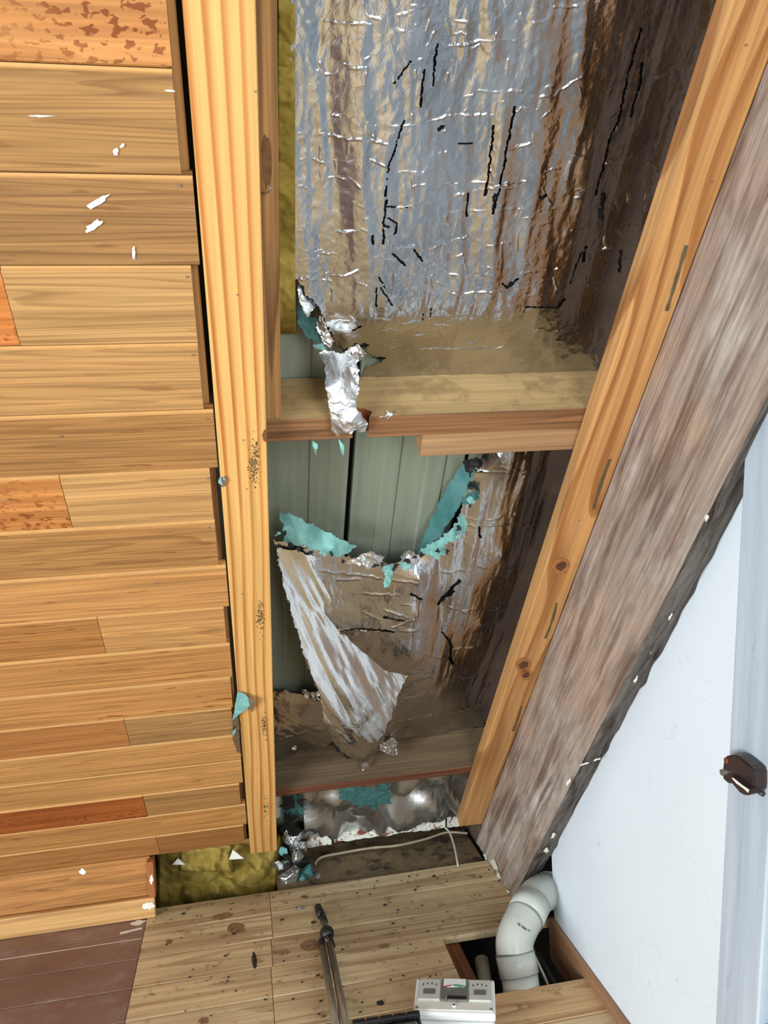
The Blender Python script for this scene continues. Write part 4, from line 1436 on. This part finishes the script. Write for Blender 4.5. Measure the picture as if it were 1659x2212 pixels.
rb, rt, rm = pp([(1131, 2168, 1.972), (1112, 2058, 2.030), (1122, 2106, 2.006)])
tube('pipe_riser', [rb - (rt - rb) * .5, rb, rm], PR * .985, M_PVC, pipe, 32)
tube('pipe_socket', [rm, rt], PR * 1.06, M_PVC, pipe, 32)
path = spline([rt - (rt - rm) * .1] + pp([(1111.5, 2036, 2.044), (1119, 2010, 2.066), (1135, 1979, 2.097)]), 6)
tube('pipe_elbow', path, PR * 1.02, M_PVC, pipe, 32)
sk0, sk1 = pp([(1133, 1983, 2.092), (1150, 1948, 2.137)])
tube('pipe_socket', [sk0, sk1], PR * 1.07, M_PVC, pipe, 32)
path = spline(pp([(1148, 1952, 2.132), (1160, 1937, 2.165), (1178, 1926, 2.21), (1200, 1921, 2.245), (1240, 1916, 2.27), (1330, 1908, 2.30)]), 6)
tube('pipe_elbow', path, PR * 1.02, M_PVC, pipe, 32)


def ringat(c, d, r, name='joint_ring'):
    d = np.asarray(d, float)
    d /= np.linalg.norm(d)
    tube(name, [np.asarray(c) - d * .0012, np.asarray(c) + d * .0012], r, M_PVCJ, pipe, 32)


ringat(rt, rt - rm, PR * 1.068)
ringat(rm, rt - rm, PR * 1.068)
ringat(rb, rt - rb, PR * 1.0)
ringat(sk0, sk1 - sk0, PR * 1.076)
ringat(sk1, sk1 - sk0, PR * 1.076)
tube('white_bead', [path[14] - (path[15] - path[14]) * .1, path[14] + (path[15] - path[14]) * .12], PR * 1.06, M_CASEW, pipe, 32)
# printed mark on the elbow
pc = PY(1130, 1988, 2.03)
n_ = (C0 - pc) / np.linalg.norm(C0 - pc)
ex_ = np.cross([0, 0, 1.], n_)
ex_ /= np.linalg.norm(ex_)
ex_ = ex_ * .86 - np.cross(n_, ex_) * .5
ey_ = np.cross(n_, ex_)


def decal(name, quads, mat, parent, base):
    V, Fc = [], []
    for (x0, y0, x1, y1) in quads:
        b = len(V)
        for x, y in ((x0, y0), (x1, y0), (x1, y1), (x0, y1)):
            V.append(base + ex_ * x + ey_ * y)
        Fc.append((b, b + 1, b + 2, b + 3))
    return put(name, V, Fc, mat, parent)


def on_pipe(px, py, off=.0008):
    """first hit of the pixel ray with the elbow tubes"""
    bpy.context.view_layer.update()
    dg = bpy.context.evaluated_depsgraph_get()
    d = Vector(ray(px, py)).normalized()
    best = None
    for ch in pipe.children:
        if ch.name.startswith('pipe_'):
            Mi = wm(ch).inverted()
            o2, d2 = Mi @ Vector(C0), (Mi.to_3x3() @ d)
            ok, loc, nor, _ = ch.ray_cast(o2, d2, distance=9)
            if ok:
                wp_ = wm(ch) @ loc
                if best is None or (wp_ - Vector(C0)).length < (best - Vector(C0)).length:
                    best = wp_
    return None if best is None else np.array(best - d * off)


V, Fc = [], []
for i in range(9):
    x = 1119 + i * 2.1
    y = 1992 + i * 1.5
    if i == 3:
        continue
    q4 = [on_pipe(x, y), on_pipe(x + 1.3, y + .9), on_pipe(x + .6, y + 6.9), on_pipe(x - .7, y + 6)]
    if all(p is not None for p in q4):
        b = len(V)
        V += q4
        Fc.append((b, b + 1, b + 2, b + 3))
for (x0, y0), (x1, y1) in (((1139, 2006), (1140.5, 2011)), ((1140.5, 2011), (1142.3, 2007.5)), ((1142.3, 2007.5), (1143.3, 2012.5)), ((1143.3, 2012.5), (1146, 2009))):
    q4 = [on_pipe(x0, y0), on_pipe(x0 + .9, y0 + .2), on_pipe(x1 + .9, y1 + .2), on_pipe(x1, y1)]
    if all(p is not None for p in q4):
        b = len(V)
        V += q4
        Fc.append((b, b + 1, b + 2, b + 3))
if V:
    put('printed_mark', V, Fc, M_INK, pipe)
# old hose and pipe stub in the void
o = tube('hose_stub', [(.620, 2.17, -.045), (.607, 2.10, -.07), (.600, 2.03, -.12)], .020, plain('stub', lin(132, 128, 112), .7, var=.3), None, 14)
tag(o, 'short dusty pipe stub in the floor hole beside the joist', 'pipe stub')
o = tube('hose', spline([(.775, 2.17, -.03), (.782, 2.10, -.04), (.79, 2.03, -.06), (.795, 1.95, -.09), (.80, 1.88, -.12)], 5), .008, M_BLACK, None, 10)
tag(o, 'dark hose running down the floor hole behind the drain pipe', 'hose')
o = tube('cable', spline([(.764, 2.13, -.02), (.770, 2.06, -.05), (.772, 2.02, -.07), (.776, 1.98, -.10)], 5), .004, M_CABLEW, None, 8)
tag(o, 'thin pale wire in the floor hole behind the drain pipe', 'cable')

# ---- gauge box on the floor
ZT = .105
cor = [PZ(902, 2112, ZT), PZ(1065, 2115, ZT), PZ(1074, 2192, ZT), PZ(889, 2186, ZT)]
cb = np.mean(cor, axis=0)
bx_ = (cor[1] - cor[0] + cor[2] - cor[3])
bx_[2] = 0
LW = np.linalg.norm(bx_) / 2
bx_ /= np.linalg.norm(bx_)
by_ = np.cross([0, 0, 1.], bx_)
LD = (np.linalg.norm(cor[0] - cor[3]) + np.linalg.norm(cor[1] - cor[2])) / 2
AXB = (bx_, by_, EZ)
gb = empty('gauge_box', (cb[0], cb[1], 0))
tag(gb, 'white plastic box with three gauges standing by the floor hole', 'gauge box')


def gbx(name, x, y, z, dx, dy, dz, mat, parent=gb, bevel=.002, seg=2):
    return box(name, AXB, cb * np.array([1, 1, 0]) + bx_ * x + by_ * y + EZ * z, (dx, dy, dz), mat, parent, bevel=bevel, seg=seg)


gbx('case', 0, 0, .0405, LW * .97, LD * .95, .079, M_CASEW, bevel=.006, seg=3)
lid = gbx('lid', 0, 0, .0945, LW, LD, .021, M_CASEW, bevel=.006, seg=3)
pan = gbx('front_panel', 0, 0, .1055, LW * .93, LD * .86, .003, M_CASE, bevel=.001)
for s in (-1, 1):
    d_ = gbx('side_gauge', s * LW * .315, LD * .10, .1085, LW * .27, LD * .58, .006, M_DIAL, bevel=.0015)
    gbx('gauge_window', s * LW * .315, LD * .02, .1120, LW * .15, LD * .15, .0016, M_DIALD, d_, .0004, 1)
    for q in range(4):
        gbx('scale_mark', s * LW * .315 + (q - 1.5) * LW * .055, LD * .22 + (.6 if q in (1, 2) else 0) * .006, .1120, LW * .012, LD * .05, .0012, M_INK, d_, 0)
mg = gbx('meter', 0, LD * .10, .1088, LW * .33, LD * .62, .007, M_DIALD, bevel=.0015)
gbx('meter_face', 0, LD * .27, .1130, LW * .28, LD * .24, .0014, M_CASEW, mg, .0003, 1)
gbx('meter_slot', LW * .03, -LD * .15, .1130, LW * .24, LD * .08, .0014, M_BLACK, mg, .0003, 1)


def arcseg(a0_, a1_, r0, r1, mat, name):
    V, Fc = [], []
    n = 8
    for i in range(n + 1):
        a = a0_ + (a1_ - a0_) * i / n
        for r in (r0, r1):
            V.append(cb * np.array([1, 1, 0]) + bx_ * (r * math.sin(a)) + by_ * (LD * .02 + r * math.cos(a) * .62) + EZ * .1142)
        if i:
            Fc.append((2 * i - 2, 2 * i - 1, 2 * i + 1, 2 * i))
    put(name, V, Fc, mat, mg)


RR = LW * .16
arcseg(-.95, -.25, RR * .98, RR * 1.2, M_RED, 'red_scale')
arcseg(-.12, .95, RR * 1.1, RR * 1.3, M_GREEN, 'green_scale')
arcseg(.0, .85, RR * .84, RR * .98, M_GREEN, 'green_scale')
gbx('switch', -LW * .10, -LD * .19, .1145, LW * .022, LD * .10, .012, M_DIALD, gb, .001, 1)
kz = cb * np.array([1, 1, 0]) + bx_ * (-LW * .0) + by_ * (-LD * .33)
tube('knob', [kz + EZ * .106, kz + EZ * .111], .0045, M_CASEW, gb, 14, smooth=False)
tube('knob_hole', [kz + EZ * .1105, kz + EZ * .1116], .0026, M_BLACK, gb, 12)
for sx in (-1, 1):
    for sy in (-.40, .41):
        p = cb * np.array([1, 1, 0]) + bx_ * sx * LW * .45 + by_ * LD * sy
        tube('screw', [p + EZ * .105, p + EZ * .1095], .0034, M_STEELN, gb, 10, smooth=False)

# ---- folded stand lying against the tray
st = empty('folded_stand', PZ(689, 1968, 0))
tag(st, 'folded metal tripod stand with black fittings lying on the planks', 'tripod')
sp0 = PZ(690, 1975, .012)
sdir = PZ(748, 2212, .095) - sp0


def sp(px, py, z):
    return PZ(px, py, z)


tube('end_cap', [sp(687, 1960, .013), sp(694, 1978, .015)], .0125, M_BLACK, st, 16)
tube('end_cap', [sp(696, 1977, .014), sp(701, 1993, .017)], .0112, M_BLACK, st, 16)
tube('centre_pole', [sp(699, 1986, .016), sp(716, 2055, .036), sp(722, 2080, .044)], .0092, M_ALU, st, 16)
tube('collar', [sp(706, 2015, .026), sp(707, 2019, .029), sp(709, 2023, .030)], [.0215, .0205, .014], M_BLACK, st, 18)
lockp = sp(703, 2027, .034)
tube('clip', [lockp, sp(706, 2034, .034)], .004, M_STEELN, st, 10)
tube('hinge', [sp(711, 2026, .028), sp(717, 2044, .032)], .0105, M_BLACK, st, 14)
tube('hinge', [sp(694, 2034, .028), sp(698, 2056, .034)], .0105, M_BLACK, st, 14)
tube('leg', [sp(697, 2048, .034), sp(728, 2236, .105)], .0102, M_ALU, st, 16)
tube('leg', [sp(713, 2040, .032), sp(752, 2236, .105)], .0102, M_ALU, st, 16)
tube('leg', [sp(716, 2065, .036), sp(735, 2160, .075), sp(741, 2236, .10)], .0078, M_ALU, st, 14)
# ---- black tray at the bottom edge
tr = empty('tool_tray', PZ(820, 2240, 0))
tag(tr, 'black plastic tool tray with a ribbed metal strip at the bottom edge', 'tool tray')
tz = .12
t0, t1 = PZ(760, 2202, tz), PZ(906, 2180, tz)
tx = t1 - t0
TL = np.linalg.norm(tx)
tx /= TL
ty = np.cross([0, 0, 1.], tx)
AXT = (tx, ty, EZ)
tm = (t0 + t1) / 2


def tbx(name, x, y, z, dx, dy, dz, mat, parent=tr, bevel=.002):
    return box(name, AXT, tm * np.array([1, 1, 0]) + tx * x + ty * y + EZ * z, (dx, dy, dz), mat, parent, bevel=bevel)


tbx('tray_body', 0, -.075, .0535, TL, .15, .106, M_BLACK, bevel=.004)
for q in range(5):
    tbx('rim_block', -TL * .5 + TL * (q + .5) / 5, -.006, .1125, TL * .19, .016, .012, M_BLACK)
rs_ = tbx('metal_strip', TL * .18, -.036, .109, TL * .5, .018, .004, M_STEELN)
for q in range(16):
    tbx('rib', TL * .18 + (q - 7.5) * TL * .03, -.036, .1125, TL * .012, .017, .003, M_ALU, rs_, .0006)

# ---- small bits on the floor
M_STAIN = plain('plank_stain', lin(150, 116, 80), .7, var=.4, scale=60.)
for r_, j_, x, y, rx, ry in ((1, 0, 511, 2005, 20, 11), (0, 0, 480, 1979, 22, 7), (2, 0, 366, 2034, 7, 5), (2, 1, 672, 2042, 24, 12), (2, 1, 612, 2057, 16, 5), (3, 1, 700, 2110, 8, 5), (5, 0, 440, 2205, 12, 8), (1, 1, 690, 1975, 6, 3), (2, 1, 830, 2043, 12, 5)):
    smear(blob(x, y, rx, ry, -.13, 18, .18), M_STAIN, PL[(r_, j_)], fn=PZ, arg=.0005, name='knot')
rs = np.random.RandomState(4)
V, Fc = [], []
for i in range(260):
    x, y = rs.uniform(330, 1180), rs.uniform(1880, 2212)
    ymin = 1959 - (x - 335) * .135
    if y < ymin + 8 or (x > 960 and y > 2020):
        continue
    if rs.rand() < .55:
        y = ymin + 8 + (y - ymin - 8) * rs.rand()
    p = PZ(x, y, .0015)
    r = rs.uniform(.0008, .0042) * (1 if rs.rand() < .85 else 1.7)
    a0_ = rs.uniform(0, 6)
    b = len(V)
    for t in range(5):
        V.append(p + EX * r * rs.uniform(.7, 1.7) * math.cos(a0_ + t * 1.256) + EY * r * rs.uniform(.5, 1.2) * math.sin(a0_ + t * 1.256))
    V.append(p + EZ * r * .7)
    for t in range(5):
        Fc.append((b + t, b + (t + 1) % 5, b + 5))
o = put('floor_crumbs', V, Fc, M_DEBRIS)
tag(o, 'dark crumbs and grit strewn over the pine planks', 'debris', kind='stuff')
for i, (x, y, rx, ry, an, mt, lab) in enumerate(((549, 2074, 5, 18, -.15, M_DEBRIS, 'long dark bark flake on the planks left of the stand'), (647, 1962, 10, 4, .1, M_FOILB, 'bright foil crumb on the planks just left of the stand tip'),
                                                 (823, 2166, 8, 6, 0, M_TAR, 'black bitumen chip on the planks between stand and gauge box'), (686, 1892, 5, 8, 0, M_FOILB, 'white foil crumb on the wall plate beside the scrap heap'))):
    pts = [PZ(a, b, .001) for a, b in blob(x, y, rx, ry, an, 12, .3)]
    c = np.mean(pts, axis=0) + EZ * .006
    V = pts + [c]
    o = put('floor_scrap', V, [(q, (q + 1) % 12, 12) for q in range(12)] + [tuple(range(11, -1, -1))], mt)
    tag(o, lab, 'scrap')
